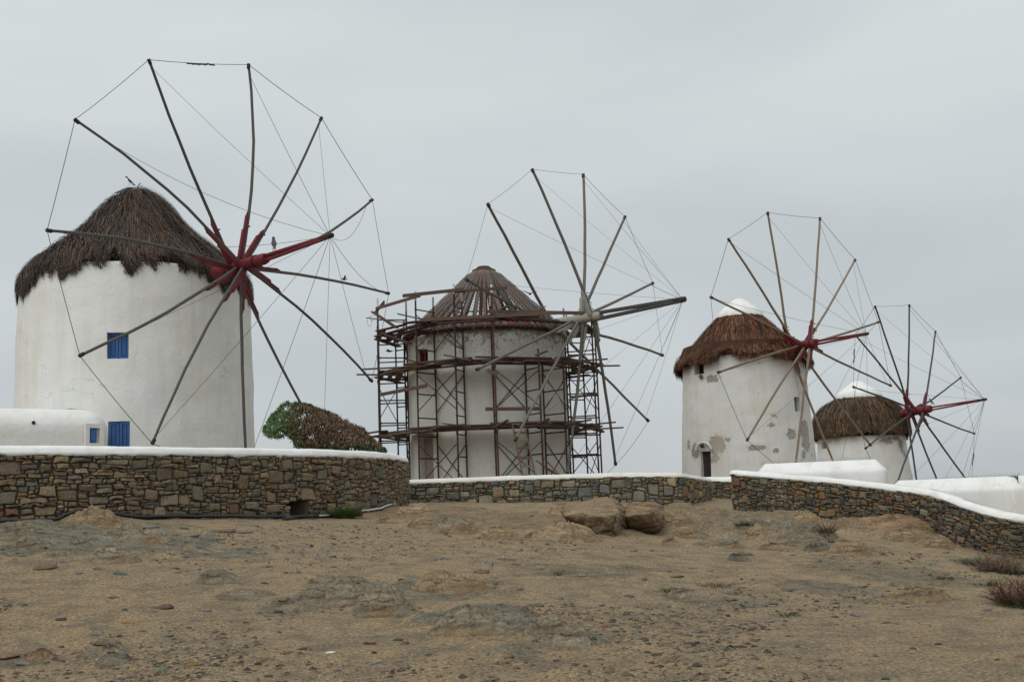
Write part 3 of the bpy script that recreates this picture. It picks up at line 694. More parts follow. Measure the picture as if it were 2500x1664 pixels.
def two_leaf(root, fr, name, mat, hdl=False):
    mid, tx, ax, w_, h_ = fr
    mb = MB(); mb.box(mid, w_ + .02, .03, h_ + .02, tx, ax, (0, 0, 1)); f_ = mb.build(name, mat, root)
    for s in (-1, 1):
        mb = MB(); c = mid + tx * s * w_ / 4 + ax * .035; lw = w_ / 2 - .02; lh = h_ - .03; st = .065
        for (u, v, a, b) in ((-lw / 2 + st / 2, 0, st, lh), (lw / 2 - st / 2, 0, st, lh), (0, lh / 2 - st / 2, lw - 2 * st, st), (0, -lh / 2 + st / 2, lw - 2 * st, st)):
            mb.box(c + tx * u + np.array([0, 0, v]), a, .04, b, tx, ax, (0, 0, 1))
        mb.box(c - ax * .01, lw - 2 * st - .04, .035, lh - 2 * st - .04, tx, ax, (0, 0, 1), (.82, .82, .85))
        mb.build('leaf_panel', mat, f_)
    if hdl:
        for s in (-1, 1):
            mb = MB(); q = mid + tx * s * .035 + ax * .06 + np.array([0, 0, .05]); mb.tube([q, q + ax * .05], .018, 6, (.4, .4, .4)); mb.build('handle', M_BLACK, f_)
    return f_

def thatch(root, c, prof, eave, n, cols, seed, hang=.5, wid=.02, droop=.35, tuft=1., swirl=.15, cap=None, topfuzz=.3, lowfac=1., front=0.):
    """prof: (r, z) from the top down to the last silhouette radius; eave(th) -> z the straw ends hang to"""
    r_ = np.random.default_rng(seed); PR = np.array(prof); seg = np.hypot(*(np.diff(PR, axis=0).T)); S_ = np.concatenate([[0], np.cumsum(seg)]); Lp = S_[-1]
    # body: solid of revolution, closed underneath
    nth, npf = 96, 26; V = []; Fc = []
    ss = np.linspace(0, Lp, npf)
    for s in ss:
        r = np.interp(s, S_, PR[:, 0]); z = np.interp(s, S_, PR[:, 1])
        for k in range(nth):
            t = 2 * PI * k / nth - PI; lu = .10 * (fbm(np.array([t * 3]), np.array([s * 1.2]), seed, 3)[0] - .5) * min(1, s * 2)
            ze = eave(t)
            zq = max(z, ze + .30); rq = r if z >= zq - 1e-6 else np.interp(-zq, -PR[:, 1], PR[:, 0])
            V.append((c[0] + (rq + lu - .09) * math.sin(t), c[1] - (rq + lu - .09) * math.cos(t), zq - .05 + lu * .3))
    for i in range(npf - 1):
        for k in range(nth): k2 = (k + 1) % nth; Fc.append((i * nth + k, (i + 1) * nth + k, (i + 1) * nth + k2, i * nth + k2))
    o = len(V)
    for k in range(nth):
        t = 2 * PI * k / nth - PI; R = PR[-1, 0] - .45; V.append((c[0] + R * math.sin(t), c[1] - R * math.cos(t), PR[-3, 1] - .05))
    for k in range(nth): k2 = (k + 1) % nth; Fc.append(((npf - 1) * nth + k, o + k, o + k2, (npf - 1) * nth + k2))
    cc = np.array(cols); base = cc.mean(0) * .55
    npmesh('roof_base', V, Fc, M_STRAW, root, col=np.array([base] * len(V)), smooth=True)
    # straw blades, three rows of two vertices
    kk = r_.random(n); r0 = np.interp(np.linspace(0, Lp, 200), S_, PR[:, 0]) + .15; cdf = np.cumsum(r0) / r0.sum(); s = np.interp(kk, cdf, np.linspace(0, Lp, 200))
    th = r_.uniform(-PI, PI, n)
    low = r_.random(n) < .34 * lowfac                 # extra straw for the hanging fringe
    s[low] = Lp - r_.random(low.sum()) ** 1.3 * .55
    mid_ = r_.random(n) < .13; s[mid_] = Lp - r_.uniform(.3, 1.5, mid_.sum())
    r = np.interp(s, S_, PR[:, 0]); z = np.interp(s, S_, PR[:, 1]); ds = .05
    dr = (np.interp(np.minimum(s + ds, Lp), S_, PR[:, 0]) - np.interp(s - ds, S_, PR[:, 0])); dz = (np.interp(np.minimum(s + ds, Lp), S_, PR[:, 1]) - np.interp(s - ds, S_, PR[:, 1]))
    m_ = np.hypot(dr, dz) + 1e-9; dr /= m_; dz /= m_
    bad = np.abs(dr) + np.abs(dz) < .1; dr[bad] = .5; dz[bad] = -.8
    e_th = np.array([eave(t) for t in th])
    tn = fbm(th * 8, s * .9, seed + 3, 3); tn2 = fbm(th * 22, s * 2.1, seed + 4, 2)          # clumps
    side = (tn - .5) * 2.2 * tuft + (tn2 - .5) * 1.1 + r_.normal(0, .14, n) + swirl
    ln = r_.uniform(.45, 1.0, n) * hang * 1.5
    fr = np.clip(noise(th * 9, s * 0, seed + 5) * .75 + noise(th * 31, s * 0, seed + 6) * .5 - .12, 0, 1.1)            # tufted eave
    ln *= np.clip(.35 + s * 1.2, 0, 1); lift = (.02 + .10 * r_.random(n) * (1 + .6 * (tn > .6))) * np.clip(s * 1.5, .15, 1)
    er = np.stack([np.sin(th), -np.cos(th), 0 * th], 1); et = np.stack([np.cos(th), np.sin(th), 0 * th], 1); ez = np.array([0, 0, 1.])
    # radial clump relief
    relief = .10 * (fbm(th * 9, s * 1.1, seed + 9, 3) - .5) + .06 * (fbm(th * 30, s * 4, seed + 10, 2) - .5)
    P0 = np.array([c[0], c[1], 0]) + er * (r - .05 + relief)[:, None] + ez * (z + relief * .6)[:, None]
    dirn = er * dr[:, None] + ez * dz[:, None] + et * side[:, None] * .38; dirn /= np.linalg.norm(dirn, axis=1)[:, None]
    nrmv = er * (-dz)[:, None] + ez * dr[:, None]
    P1_ = P0 + dirn * (ln * .5)[:, None] + nrmv * lift[:, None]
    P2_ = P1_ + dirn * (ln * .5)[:, None] - nrmv * (lift * .5)[:, None]; P2_[:, 2] -= droop * ln * .4 * (.3 + (s / Lp))
    # ends below the eave are cut back to the tufted fringe line
    fringe = e_th - .02 + (1 - fr) * .58 * tuft - r_.random(n) ** 2 * .28
    over = P2_[:, 2] < fringe; 
    P2_[over, 2] = fringe[over]; P1_[:, 2] = np.maximum(P1_[:, 2], fringe + .02 + .5 * np.maximum(0, P0[:, 2] - fringe) * 0)
    hangm = s > Lp - r_.uniform(.25, 1.25, n)
    P2_[hangm, 2] = np.minimum(P2_[hangm, 2], (fringe + r_.random(n) * .4)[hangm])
    P2_[hangm, :2] = P0[hangm, :2] + er[hangm, :2] * r_.uniform(.0, .16, hangm.sum())[:, None] + et[hangm, :2] * (side[hangm] * .12)[:, None]
    P1_[hangm] = P0[hangm] * .5 + P2_[hangm] * .5; P1_[hangm, :2] += er[hangm, :2] * .07
    Rm = PR[-1, 0]
    for Q in (P0, P1_, P2_):
        dx, dy = Q[:, 0] - c[0], Q[:, 1] - c[1]; rq = np.hypot(dx, dy); lim = Rm - .02 + .09 * r_.random(n); f = np.minimum(1, lim / np.maximum(rq, 1e-6)); Q[:, 0] = c[0] + dx * f; Q[:, 1] = c[1] + dy * f
    gone = (P0[:, 2] < fringe + .02) | (s < .16)
    wv = np.cross(dirn, nrmv); wv = wv * (wid * r_.uniform(.5, 1.4, n))[:, None]
    V = np.stack([P0 - wv, P0 + wv, P1_ - wv * .9, P1_ + wv * .9, P2_ - wv * .25, P2_ + wv * .25], 1)[~gone]
    k = len(V); V = V.reshape(-1, 3); b = np.arange(k)[:, None] * 6
    Fc = np.concatenate([b + np.array([[0, 1, 3, 2]]), b + np.array([[2, 3, 5, 4]])])
    ci = np.clip((fbm(th * 5, s * .8, seed + 20, 3) * 1.5 - .25) * (len(cc) - 1) + r_.normal(0, .8, n), 0, len(cc) - 1).round().astype(int)
    col = cc[ci] * r_.uniform(.5, 1.5, n)[:, None]
    col = np.repeat(col[~gone], 6, 0)
    tag(npmesh('thatch', V, Fc, M_STRAW, root, col=col), kind='stuff')

def rotor(root, fit, tips, stations, bow, colors, name_col, redlen, redw, rp, wires, tipd=.06, axr=.165, ax=(-1.2, 1.1), bow_r=.068, rope_r=.008, seed=0, redmat=None, polemat=None, bowmat=None, bends=None, wood=(1, 1, 1)):
    rr = random.Random(seed)
    hub = np.array(fit[:3]); yaw, tilt, ph = fit[3:6]; Lb = fit[12]; mst = sum(fit[6:12]) / 6
    a = np.array([math.sin(yaw) * math.cos(tilt), -math.cos(yaw) * math.cos(tilt), math.sin(tilt)]); u = nrm(np.cross([0, 0, 1.], a)); v = np.cross(a, u)
    o = hub + a * mst; T = []
    for i in range(12):
        t = tips[i]
        if t: r_ = ray(*t); T.append(r_ * (o @ a) / (r_ @ a))
        else: th = ph - i * PI / 6; T.append(o + 6 * (math.cos(th) * u + math.sin(th) * v))
    redmat = redmat or M_RED; polemat = polemat or M_POLE; bowmat = bowmat or redmat
    # axle
    mb = MB(); A0, A1 = hub + a * ax[0], hub + a * ax[1]
    mb.tube([A0, A0 + a * .3, hub, A1 - a * .12, A1], [axr * 1.05, axr * 1.1, axr, axr, axr * .85], 14, (1, 1, 1)); axle = mb.build('axle', redmat, root, smooth=True)
    for sft in (ax[0] * .5, ax[1] * .6):
        mb = MB(); q = hub + a * sft; mb.tube([q - a * .04, q + a * .04], axr * 1.12, 14, (.5, .5, .5)); mb.build('axle_band', redmat, axle, smooth=True)
    for i in range(12):
        st = stations[i % 6]; H = hub + a * st; t = T[i]; d = nrm(t - H); Lr = np.linalg.norm(t - H); e_ = nrm(np.cross(d, a)); b = (bends or {}).get(i, rr.uniform(-.12, .12))
        P = []
        for k in range(9):
            q = k / 8; P.append(H + (t - H) * q + e_ * b * math.sin(PI * q) + e_ * rr.uniform(-.012, .012) * (0 < k < 8) + a * rr.uniform(-.01, .01))
        R = [rp * (1.08 - .25 * k / 8) for k in range(9)]; tone = rr.uniform(.8, 1.2); warm = rr.uniform(.96, 1.06)
        mb = MB(); mb.tube(P, R, 6, (wood[0] * tone * warm, wood[1] * tone, wood[2] * tone / warm)); arm = mb.build('sail_arm', polemat, root)
        def pt(s_):
            q = max(0, min(1, s_ / Lr)) * 8; k = min(7, int(q)); return P[k] * (1 - q + k) + P[k + 1] * (q - k)
        # splints bolted along the root of the arm
        for sgn, f in ((-1, 1.), (-2.1, .72)):
            L1 = redlen * f * rr.uniform(.9, 1.1); off = e_ * (sgn * redw * .78 - rp * .5)
            mb = MB(); mb.beam(pt(.12) + off, pt(L1 * .93) + off, redw, redw * 1.5, a, (rr.uniform(.85, 1.15),) * 3)
            mb.tube([pt(L1 * .92) + off, pt(L1) + off * .75], [redw * .55, redw * .3], 6, (.9, .9, .9)); mb.build('splint', redmat, arm)
        for s_ in (.3, redlen * .78):
            q = pt(s_) + a * (rp + redw * .6); mb = MB(); mb.tube([q, q + a * .05], .022, 6, (.5, .5, .5)); mb.build('bolt', M_BLACK, arm)
        mb = MB(); mb.tube([t - d * .14, t - d * .11, t + d * .02], [rp * .9, rp * 1.15, rp * 1.1], 8, (.35, .35, .33)); mb.build('tip_band', polemat, arm)
    # bowsprit
    rb = ray(*bow); bt = hub + a * Lb; bt = rb * (bt @ bt) / (rb @ bt)
    Ab = hub + a * (ax[1] - .5)
    for sgn in (-1, 1):
        mb = MB(); off = v * sgn * bow_r * .8; mb.beam(Ab + off * 1.4, bt - nrm(bt - Ab) * .1 + off * .35, bow_r * 1.5, bow_r * 1.1, v); mb.build('bowsprit', bowmat, root)
    mb = MB(); mb.tube([bt - a * .45, bt - a * .1, bt + a * .02], [bow_r * .85, bow_r, bow_r * .9], 8, (.3, .25, .22)); mb.build('bowsprit_cap', polemat, root, smooth=True)
    # rigging
    def rope(p, q, sag=.0, r_=rope_r, nm='stay_wire'):
        P = [p + (q - p) * k / 10 - np.array([0, 0, sag * 4 * (k / 10) * (1 - k / 10)]) for k in range(11)]
        mb = MB(); mb.tube(P, r_, 4, cap=False); return mb.build(nm, M_ROPE, root)
    for i in range(12):
        if i in wires['rim']: rope(T[i], T[(i + 1) % 12], wires['rim'][i], nm='rim_wire', r_=rope_r * 1.15)
        if i in wires['stay']:
            d = nrm(T[i] - hub); rope(T[i] - d * .25, bt - a * .08, wires['stay'][i], r_=rope_r * .8)
    return dict(hub=hub, a=a, T=T, bow=bt, u=u, v=v)

ALLW = {i: 0.02 for i in range(12)}
def zpx(px, py, D): r_ = ray(px, py); return r_[2] / math.hypot(r_[0], r_[1]) * D

# ---- mill 1, the nearest and largest
FIT1 = [-7.6426, 32.5264, 6.7833, 0.9097, 0.0343, 2.0764, -0.0028, 0.4137, 0.1562, 0.1949, 0.0295, -0.0584, 3.8057]
c1 = (-11.59, 35.6); D1 = math.hypot(*c1)
m1 = thing('windmill', (c1[0], c1[1], .2), 'largest windmill, smooth white tower with dark ragged thatch and blue shutters, at the left', 'windmill', 'windmills on the ridge')
zA = sil(c1, (40, 1080), (631, 1085)); zB = sil(c1, (52, 745), (620, 745))
zr = [(zA[0] - 3, zA[1] + .12), zA, zB, (zB[0] + 2, zB[1] - .08)]
sp1 = dict(c=c1, zr=zr)
fr = tower(m1, sp1, M_PL1, [(261, 811, 314, 875, .22), (262, 1028, 316, 1300, .16)], zB[0] + .72, -.2, lump=.035)
two_leaf(m1, fr[0], 'window', M_BLUE); two_leaf(m1, fr[1], 'door', M_BLUE, True)
HP = [(447, 13), (455, 30), (461, 40), (489, 78), (533, 127), (572, 174), (610, 221), (640, 254), (672, 276), (710, 284)]
prof = [(.02, zpx(335, 447, D1) - .22)] + [(D1 * h / F * (.95 - .115 * math.sin(PI * min(1, h / 300))), zpx(335, y, D1) - .14) for y, h in HP]
A0 = math.atan2(-c1[0], c1[1])
def cam_ang(c): return math.atan2(-c[0], c[1])            # theta that faces the camera
def eave1(t):
    d = math.cos(t - cam_ang(c1)); b = 6.32 + .36 * max(0, d) ** 1.2
    return b + (.15 * math.sin(3 * t + 1))
thatch(m1, c1, prof, eave1, 46000, [(.036, .025, .019), (.050, .034, .025), (.064, .045, .034), (.085, .062, .047), (.075, .042, .025)], 3, hang=.7, wid=.010, tuft=1.15, swirl=.5)
ws = dict(rim={i: .03 for i in (0, 1, 2, 3, 4, 5, 6, 7, 8, 9, 10, 11)}, stay={i: .05 for i in range(12)})
ws['stay'][3] = .55; ws['stay'][4] = .25; ws['stay'][11] = .35; ws['stay'][10] = .35; ws['rim'] = {i: .04 for i in (0, 1, 2, 3, 4, 6, 7, 8, 9, 10, 11)}
T1 = [(363, 146), (607, 158), (785, 288), (909, 488), (949, 716), (908, 930), None, None, (372, 1082), (195, 868), (115, 562), (183, 292)]
R1 = rotor(m1, FIT1, T1, [-.32, 0, .15, -.05, -.3, .05], (811, 574), None, None, 1.5, .060, .046, ws, seed=1, bends={0: -.1, 1: .3, 2: .12, 3: .32, 4: -.12, 5: -.2, 11: .25, 10: .2, 9: -.12, 8: .15, 6: .1, 7: .05})
# knotted tangle in the middle of the top rim wire
for q in np.linspace(.38, .62, 9):
    p = R1['T'][0] * (1 - q) + R1['T'][1] * q + np.array([0, 0, -.05]); mb = MB(); mb.tube([p + np.array([-.07, 0, random.uniform(-.04, .04)]), p, p + np.array([.07, 0, random.uniform(-.05, .03)])], [.012, .03, .012], 5); mb.build('wire_knot', M_ROPE, m1)

# ---- mill 2, under repair
FIT2 = [2.7669, 43.9762, 6.6102, 0.8527, 0.0119, 1.938, -0.4288, -0.3228, -0.4362, -0.489, -0.4751, -0.476, 4.5985]
c2 = (-1.06, 47.32); D2 = math.hypot(*c2)
m2 = thing('windmill', (c2[0], c2[1], .1), 'windmill under repair, its bare rafter roof under wire net and its tower ringed by scaffolding', 'windmill', 'windmills on the ridge')
zA = sil(c2, (1002, 1110), (1393, 1110)); zB = sil(c2, (994, 850), (1383, 850)); ZT2 = 6.43
sp2 = dict(c=c2, zr=[(zA[0] - 3, zA[1] + .03), zA, zB, (zB[0] + 2, zB[1] - .03)], round=.35)
def wear2(t, z, p):
    k = max(0, 1 - (ZT2 - z) / 1.3); return .2 + .5 * k
fr = tower(m2, sp2, M_PL2, [(1019, 853, 1045, 888, .2), (1027, 1066, 1060, 1300, .3)], ZT2, -.2, wear=wear2, lump=.03)
mid, tx, ax, w_, h_ = fr[0]; mb = MB()
for (uu, vv, aa, bb) in ((-w_ / 2 + .05, 0, .1, h_), (w_ / 2 - .05, 0, .1, h_), (0, h_ / 2 - .05, w_, .1), (0, -h_ / 2 + .05, w_, .1), (0, 0, .06, h_)): mb.box(mid + tx * uu + np.array([0, 0, vv]), aa, .08, bb, tx, ax, (0, 0, 1))
wf = mb.build('window', M_RED, m2); mb = MB(); mb.box(mid - ax * .05, w_, .02, h_, tx, ax, (0, 0, 1)); mb.build('pane', M_DARKIN, wf)
mid, tx, ax, w_, h_ = fr[1]; mb = MB(); mb.box(mid, w_, .05, h_, tx, ax, (0, 0, 1), (1.0, .9, .9)); dr_ = mb.build('door', mat_simple('faded_pink_door', (.26, .225, .215), .8, .15, 3, bump=.1), m2)
mb = MB(); mb.beam(mid + tx * (-w_ / 2 - .2) + np.array([0, 0, h_ / 2 + .02]) + ax * .42, mid + tx * (w_ / 2 + .2) + np.array([0, 0, h_ / 2 + .02]) + ax * .42, .14, .18); mb.build('door_hood', M_CREAM, m2)
mb = MB(); q = mid + tx * (w_ / 2 - .05) + ax * .05; mb.beam(q - np.array([0, 0, h_ / 2]), q + np.array([0, 0, h_ / 2]), .09, .06, ax); mb.build('door_post', M_RUST, dr_)
ZA2 = zpx(1183, 655, D2); RE2 = 3.42; ZE2 = 6.43; RT2 = .40
M_RAFT = mat_simple('rafter_wood', (.11, .085, .07), .85, .45, 5, (1, 1, 1), .4, .006)
NR = 44
for i in range(NR):
    t = 2 * PI * i / NR + random.uniform(-.03, .03); tt = t + random.uniform(-.02, .02)
    dz_ = random.uniform(-.05, .05)
    a_ = np.array([c2[0] + RT2 * math.sin(t), c2[1] - RT2 * math.cos(t), ZA2 - .1]); b_ = np.array([c2[0] + RE2 * math.sin(tt), c2[1] - RE2 * math.cos(tt), ZE2 + dz_])
    rd = np.array([math.sin(t), -math.cos(t), 0.]); tone = random.choice([(.75, .75, .8), (1, 1, 1), (1.5, 1.25, 1.1), (1.6, 1.0, .85), (.55, .55, .58), (1.2, 1.1, 1.05)])
    front = math.cos(t - cam_ang(c2))
    if front > -.2 and random.random() < .05: continue
    mb = MB(); mb.beam(a_, b_, random.uniform(.11, .17), .07, rd + np.array([0, 0, 1.]), tone); mb.build('rafter', M_RAFT, m2)
for rr_, zz_, nm in ((RT2 + .03, ZA2 - .12, 'top_ring'), (RE2 - .05, ZE2 + .05, 'wall_plate')):
    mb = MB(); mb.tube([np.array([c2[0] + rr_ * math.sin(t), c2[1] - rr_ * math.cos(t), zz_]) for t in np.linspace(0, 2 * PI, 40)], .07, 6, (.6, .55, .5), cap=False); mb.build(nm, M_RAFT, m2)
for lv in range(6):       # hoops holding the rafters
    q = (lv + 1) / 7; rq = RT2 + (RE2 - RT2) * q - .06; zq = ZA2 - .1 + (ZE2 - ZA2 + .1) * q - .05
    if lv in (0, 5, 4):
        mb = MB(); mb.tube([np.array([c2[0] + rq * math.sin(t), c2[1] - rq * math.cos(t), zq]) for t in np.linspace(0, 2 * PI, 40)], .03, 5, (.5, .45, .4), cap=False); mb.build('hoop', M_RAFT, m2)
mb = MB()       # crown of the roof: dark matted top
for k in range(60):
    t = random.uniform(0, 2 * PI); r0 = random.uniform(.0, .36); mb.tube([np.array([c2[0] + r0 * math.sin(t), c2[1] - r0 * math.cos(t), ZA2 + .05 - r0 * .25]), np.array([c2[0] + (r0 + .2) * math.sin(t + .5), c2[1] - (r0 + .2) * math.cos(t + .5), ZA2 - .06 - r0 * .5])], [.05, .02], 4, random.choice([(.35, .33, .32), (.6, .5, .42)]))
mb.tube([np.array([c2[0], c2[1], ZA2 + .07]), np.array([c2[0], c2[1], ZA2 - .1])], [.25, .44], 14, (.3, .28, .26)); mb.build('roof_crown', M_RAFT, m2)
M_RB = mat_simple('red_roof_board', (.115, .035, .028), .8, .5, 4, bump=.3)
for lv in range(4):       # courses of red-brown boards round the foot of the roof
    for i in range(26):
        t0 = 2 * PI * (i + .5 * (lv % 2)) / 26; 
        if random.random() < .09 + .12 * (lv == 3): continue
        q0 = 1 - .055 * lv - .01; q1 = q0 - .05
        def cq(t, q, o=-.09): r__ = RT2 + (RE2 - RT2) * q + o; return np.array([c2[0] + r__ * math.sin(t), c2[1] - r__ * math.cos(t), ZA2 - .1 + (ZE2 - ZA2 + .1) * q + o])
        V = []; dt = 2 * PI / 26 * .47; j0, j1 = random.uniform(-.006, .006), random.uniform(-.006, .006)
        for o_ in (-.04, 0):
            for (t_, q_) in ((t0 - dt, q0 + j0), (t0 + dt, q0 + j1), (t0 + dt, q1 + j1), (t0 - dt, q1 + j0)): V.append(cq(t_, q_, -.06 + o_))
        mb = MB(); mb.add(V, [(0, 1, 2, 3), (4, 7, 6, 5), (0, 4, 5, 1), (1, 5, 6, 2), (2, 6, 7, 3), (3, 7, 4, 0)], random.choice([(1, 1, 1), (1.3, 1.2, 1.2), (.6, .7, .7), (1.5, .8, .8), (1., 1.6, 1.7)])); mb.build('roof_board', M_RB, m2)
mb = MB()       # wire netting over the rafters
nN, nR = 108, 40
def netp(i, j, o=.05):
    q = j / nR * 1.03; t = 2 * PI * (i + .5 * (j % 2)) / nN; r__ = RT2 + (RE2 - RT2) * q + o + .02 * math.sin(t * 17 + j); return np.array([c2[0] + r__ * math.sin(t), c2[1] - r__ * math.cos(t), ZA2 - .08 + (ZE2 - ZA2 + .1) * q + o])
NV = []; NF = []
def thin(p, q, r__=.005):
    o_ = len(NV); d = nrm(q - p); s_ = nrm(np.cross(d, [.3, .5, .8])); s2 = np.cross(d, s_)
    for b_ in (p, q):
        for k in range(3): NV.append(b_ + r__ * (math.cos(2.094 * k) * s_ + math.sin(2.094 * k) * s2))
    for k in range(3): NF.append((o_ + k, o_ + (k + 1) % 3, o_ + 3 + (k + 1) % 3, o_ + 3 + k))
for j in range(3, nR):
    for i in range(nN):
        thin(netp(i, j), netp(i, j + 1)); thin(netp(i, j), netp(i + (1 if j % 2 else -1), j + 1))
tag(npmesh('wire_netting', np.array(NV), np.array(NF), M_NET, m2, col=np.ones((len(NV), 3))), kind='stuff')
T2 = [(1299, 413), (1424, 426), (1526, 529), (1594, 691), (1618, 867), (1583, 1027), (1503, 1134), None, (1258, 1074), (1164, 902), (1138, 682), (1191, 498)]
ws = dict(rim={0: .02, 11: .05, 1: .05, 2: .05, 3: .1, 5: .1, 10: .05, 6: .4}, stay={i: .05 for i in range(12)})
R2 = rotor(m2, FIT2, T2, [.45, 0, -.2, -.45, -1.6, -1.6], (1672, 730), None, None, 1.2, .08, .060, ws, seed=2, ax=(-2.6, .85), axr=.18, bow_r=.11, rope_r=.0065,
           redmat=M_CREAM, polemat=mat_simple('greyed_pole_wood', (.135, .12, .10), .8, .3, 4, bump=.3), bowmat=mat_simple('dark_grey_beam', (.055, .055, .05), .7, .3, 4, bump=.2))

# ---- mill 3, peeling tower
FIT3 = [12.6969, 49.9221, 5.9985, 0.6676, 0.0419, 1.8136, -0.1753, 0.2425, -0.0421, -0.0643, 0.0466, -0.1919, 3.1573]
c3 = (10.48, 52.74); D3 = math.hypot(*c3)
m3 = thing('windmill', (c3[0], c3[1], -.3), 'windmill with peeling plaster, rust-brown thatch and a white cone cap, second from the right', 'windmill', 'windmills on the ridge')
zA = sil(c3, (1670, 1150), (2001, 1140)); zB = sil(c3, (1657, 905), (1953, 880))
sp3 = dict(c=c3, zr=[(zA[0] - 3, zA[1] + .25), zA, zB, (zB[0] + 2, zB[1] - .2)])
patches3 = [(1697, 1100, .3, .35), (1750, 1085, .42, .42), (1745, 1120, .25, .2), (1778, 1072, .14, .12), (1793, 1055, .12, .1), (1888, 1015, .22, .16), (1882, 1037, .2, .12), (1845, 1092, .4, .14), (1901, 1135, .16, .12),
            (1932, 1060, .28, .28), (1965, 1050, .4, .5), (1968, 1082, .34, .35), (1962, 1110, .16, .2), (1982, 1112, .08, .14), (1738, 925, .42, .2), (1680, 1085, .2, .25), (1895, 1100, .16, .12), (1965, 1010, .1, .14)]
pk3 = [(np.array((lambda q: (c3[0] + zA[1] * math.sin(q[0]), c3[1] - zA[1] * math.cos(q[0]), q[1]))(col_on(sp3, x, y))), a, b) for x, y, a, b in patches3 if col_on(sp3, x, y)]
ZB3 = zpx(1800, 985, D3 - 2.6)
def wear3(t, z, p):
    k = .12
    for (q, a, b) in pk3:
        d = math.hypot(p[0] - q[0], p[1] - q[1]) / (a * 1.25); e_ = abs(p[2] - q[2]) / (b * 1.25); k = max(k, .86 * max(0, 1.15 - (d * d + e_ * e_) * .75))
    return min(.85, k)
fr = tower(m3, sp3, M_PL3, [(1697, 879, 1719, 913, .3), (1711, 1101, 1737, 1300, .28), (1939, 969, 1954, 1004, .25)], zB[0] + .26, -.6, wear=wear3, lump=.05)
mid, tx, ax, w_, h_ = fr[0]; mb = MB(); mb.box(mid - ax * .05, w_, .03, h_, tx, ax, (0, 0, 1)); wo = mb.build('window', M_DARKIN, m3)
mb = MB(); mb.box(mid + ax * .02 + tx * w_ * .1, .05, .05, h_, tx, ax, (0, 0, 1)); mb.box(mid + ax * .02, w_, .05, .05, tx, ax, (0, 0, 1)); mb.build('window_bar', M_DOORB, wo)
mid, tx, ax, w_, h_ = fr[1]; mb = MB(); mb.box(mid, w_, .05, h_, tx, ax, (0, 0, 1)); dd = mb.build('door', M_DOORB, m3)
for s in (-1, 1):
    mb = MB(); mb.tube([mid + tx * s * .05 + ax * .03 + np.array([0, 0, h_ / 2 - 1.15]), mid + tx * s * .05 + ax * .07 + np.array([0, 0, h_ / 2 - 1.15])], .025, 6, (8, 8, 8)); mb.build('handle', M_BLACK, dd)
mb = MB()
for s in (-1, 1): mb.box(mid + tx * s * w_ * .25 + ax * .035, w_ * .36, .02, h_ * .9, tx, ax, (0, 0, 1), (1.2, 1.2, 1.2))
mb.build('door_panel', M_DOORB, dd)
# arched hood over the door with a round lamp
mb = MB(); cz = mid[2] + h_ / 2; Pq = []
for k in range(13):
    a_ = PI * k / 12; Pq.append(mid + ax * .30 + tx * math.cos(a_) * (w_ / 2 + .14) + np.array([0, 0, h_ / 2 + .02 + .36 * math.sin(a_)]))
mb.tube(Pq, .055, 6); o = mb.build('door_arch', M_PL3, m3, smooth=True)
mb = MB(); q = mid + ax * .36 + np.array([0, 0, h_ / 2 + .24]); mb.tube([q - ax * .08, q, q + ax * .09, q + ax * .13], [.05, .10, .09, .04], 10, (2.5, 2.4, 2.1)); mb.build('lamp', M_DARKIN, m3, smooth=True)
mid, tx, ax, w_, h_ = fr[2]; mb = MB(); mb.box(mid - ax * .02, w_, .03, h_, tx, ax, (0, 0, 1), (9, 9, 9)); mb.build('window', M_DARKIN, m3)
q = col_on(sp3, 1711, 920); q = np.array([c3[0] + (zB[1] + .05) * math.sin(q[0]), c3[1] - (zB[1] + .05) * math.cos(q[0]), q[1]])
mb = MB(); mb.tube([q + np.array([.05, .1, 0]), q + np.array([0, -.1, .02]), q + np.array([0, -.2, -.02])], [.07, .1, .06], 8, (7, 6, 4.5)); mb.build('lamp', M_DARKIN, m3, smooth=True)
HP = [(762, 50), (780, 72), (795, 88), (821, 112), (844, 130), (868, 147), (895, 158)]
prof3 = [(D3 * h / F * (1.07 - .22 * math.sin(PI * min(1, h / 165))), zpx(1797, y, D3)) for y, h in HP]
eave3 = lambda t: 5.20 + .42 * max(0, math.cos(t - cam_ang(c3))) ** 1.1
RUSTY = [(.052, .026, .016), (.092, .039, .019), (.135, .055, .025), (.18, .085, .043), (.042, .026, .018)]
thatch(m3, c3, prof3, eave3, 34000, RUSTY, 5, hang=.6, wid=.013, tuft=.7)
def cone_cap(root, c, D, pts, base):
    V = []; Fc = []; n = 48
    for (y, h) in pts:
        for k in range(n): t = 2 * PI * k / n; r_ = D * h / F * (1 + .012 * math.sin(k * 2.3)); V.append((c[0] + r_ * math.sin(t), c[1] - r_ * math.cos(t), zpx(base, y, D) + .01 * math.sin(k * 1.7)))
    for i in range(len(pts) - 1):
        for k in range(n): Fc.append((i * n + k, i * n + (k + 1) % n, (i + 1) * n + (k + 1) % n, (i + 1) * n + k))
    Fc.append(tuple(range(n))); npmesh('roof_cap', V, Fc, M_COPE, root, smooth=True, attrs={'wear': np.zeros(len(V))})
cone_cap(m3, c3, D3, [(729, 3), (732, 12), (742, 27), (756, 43), (768, 56), (776, 57)], 1797)
T3 = [(1874, 518), (2002, 532), (2088, 634), (2145, 786), (2175, 941), (2126, 1087), None, None, (1824, 1074), (1753, 909), (1735, 725), (1778, 583)]
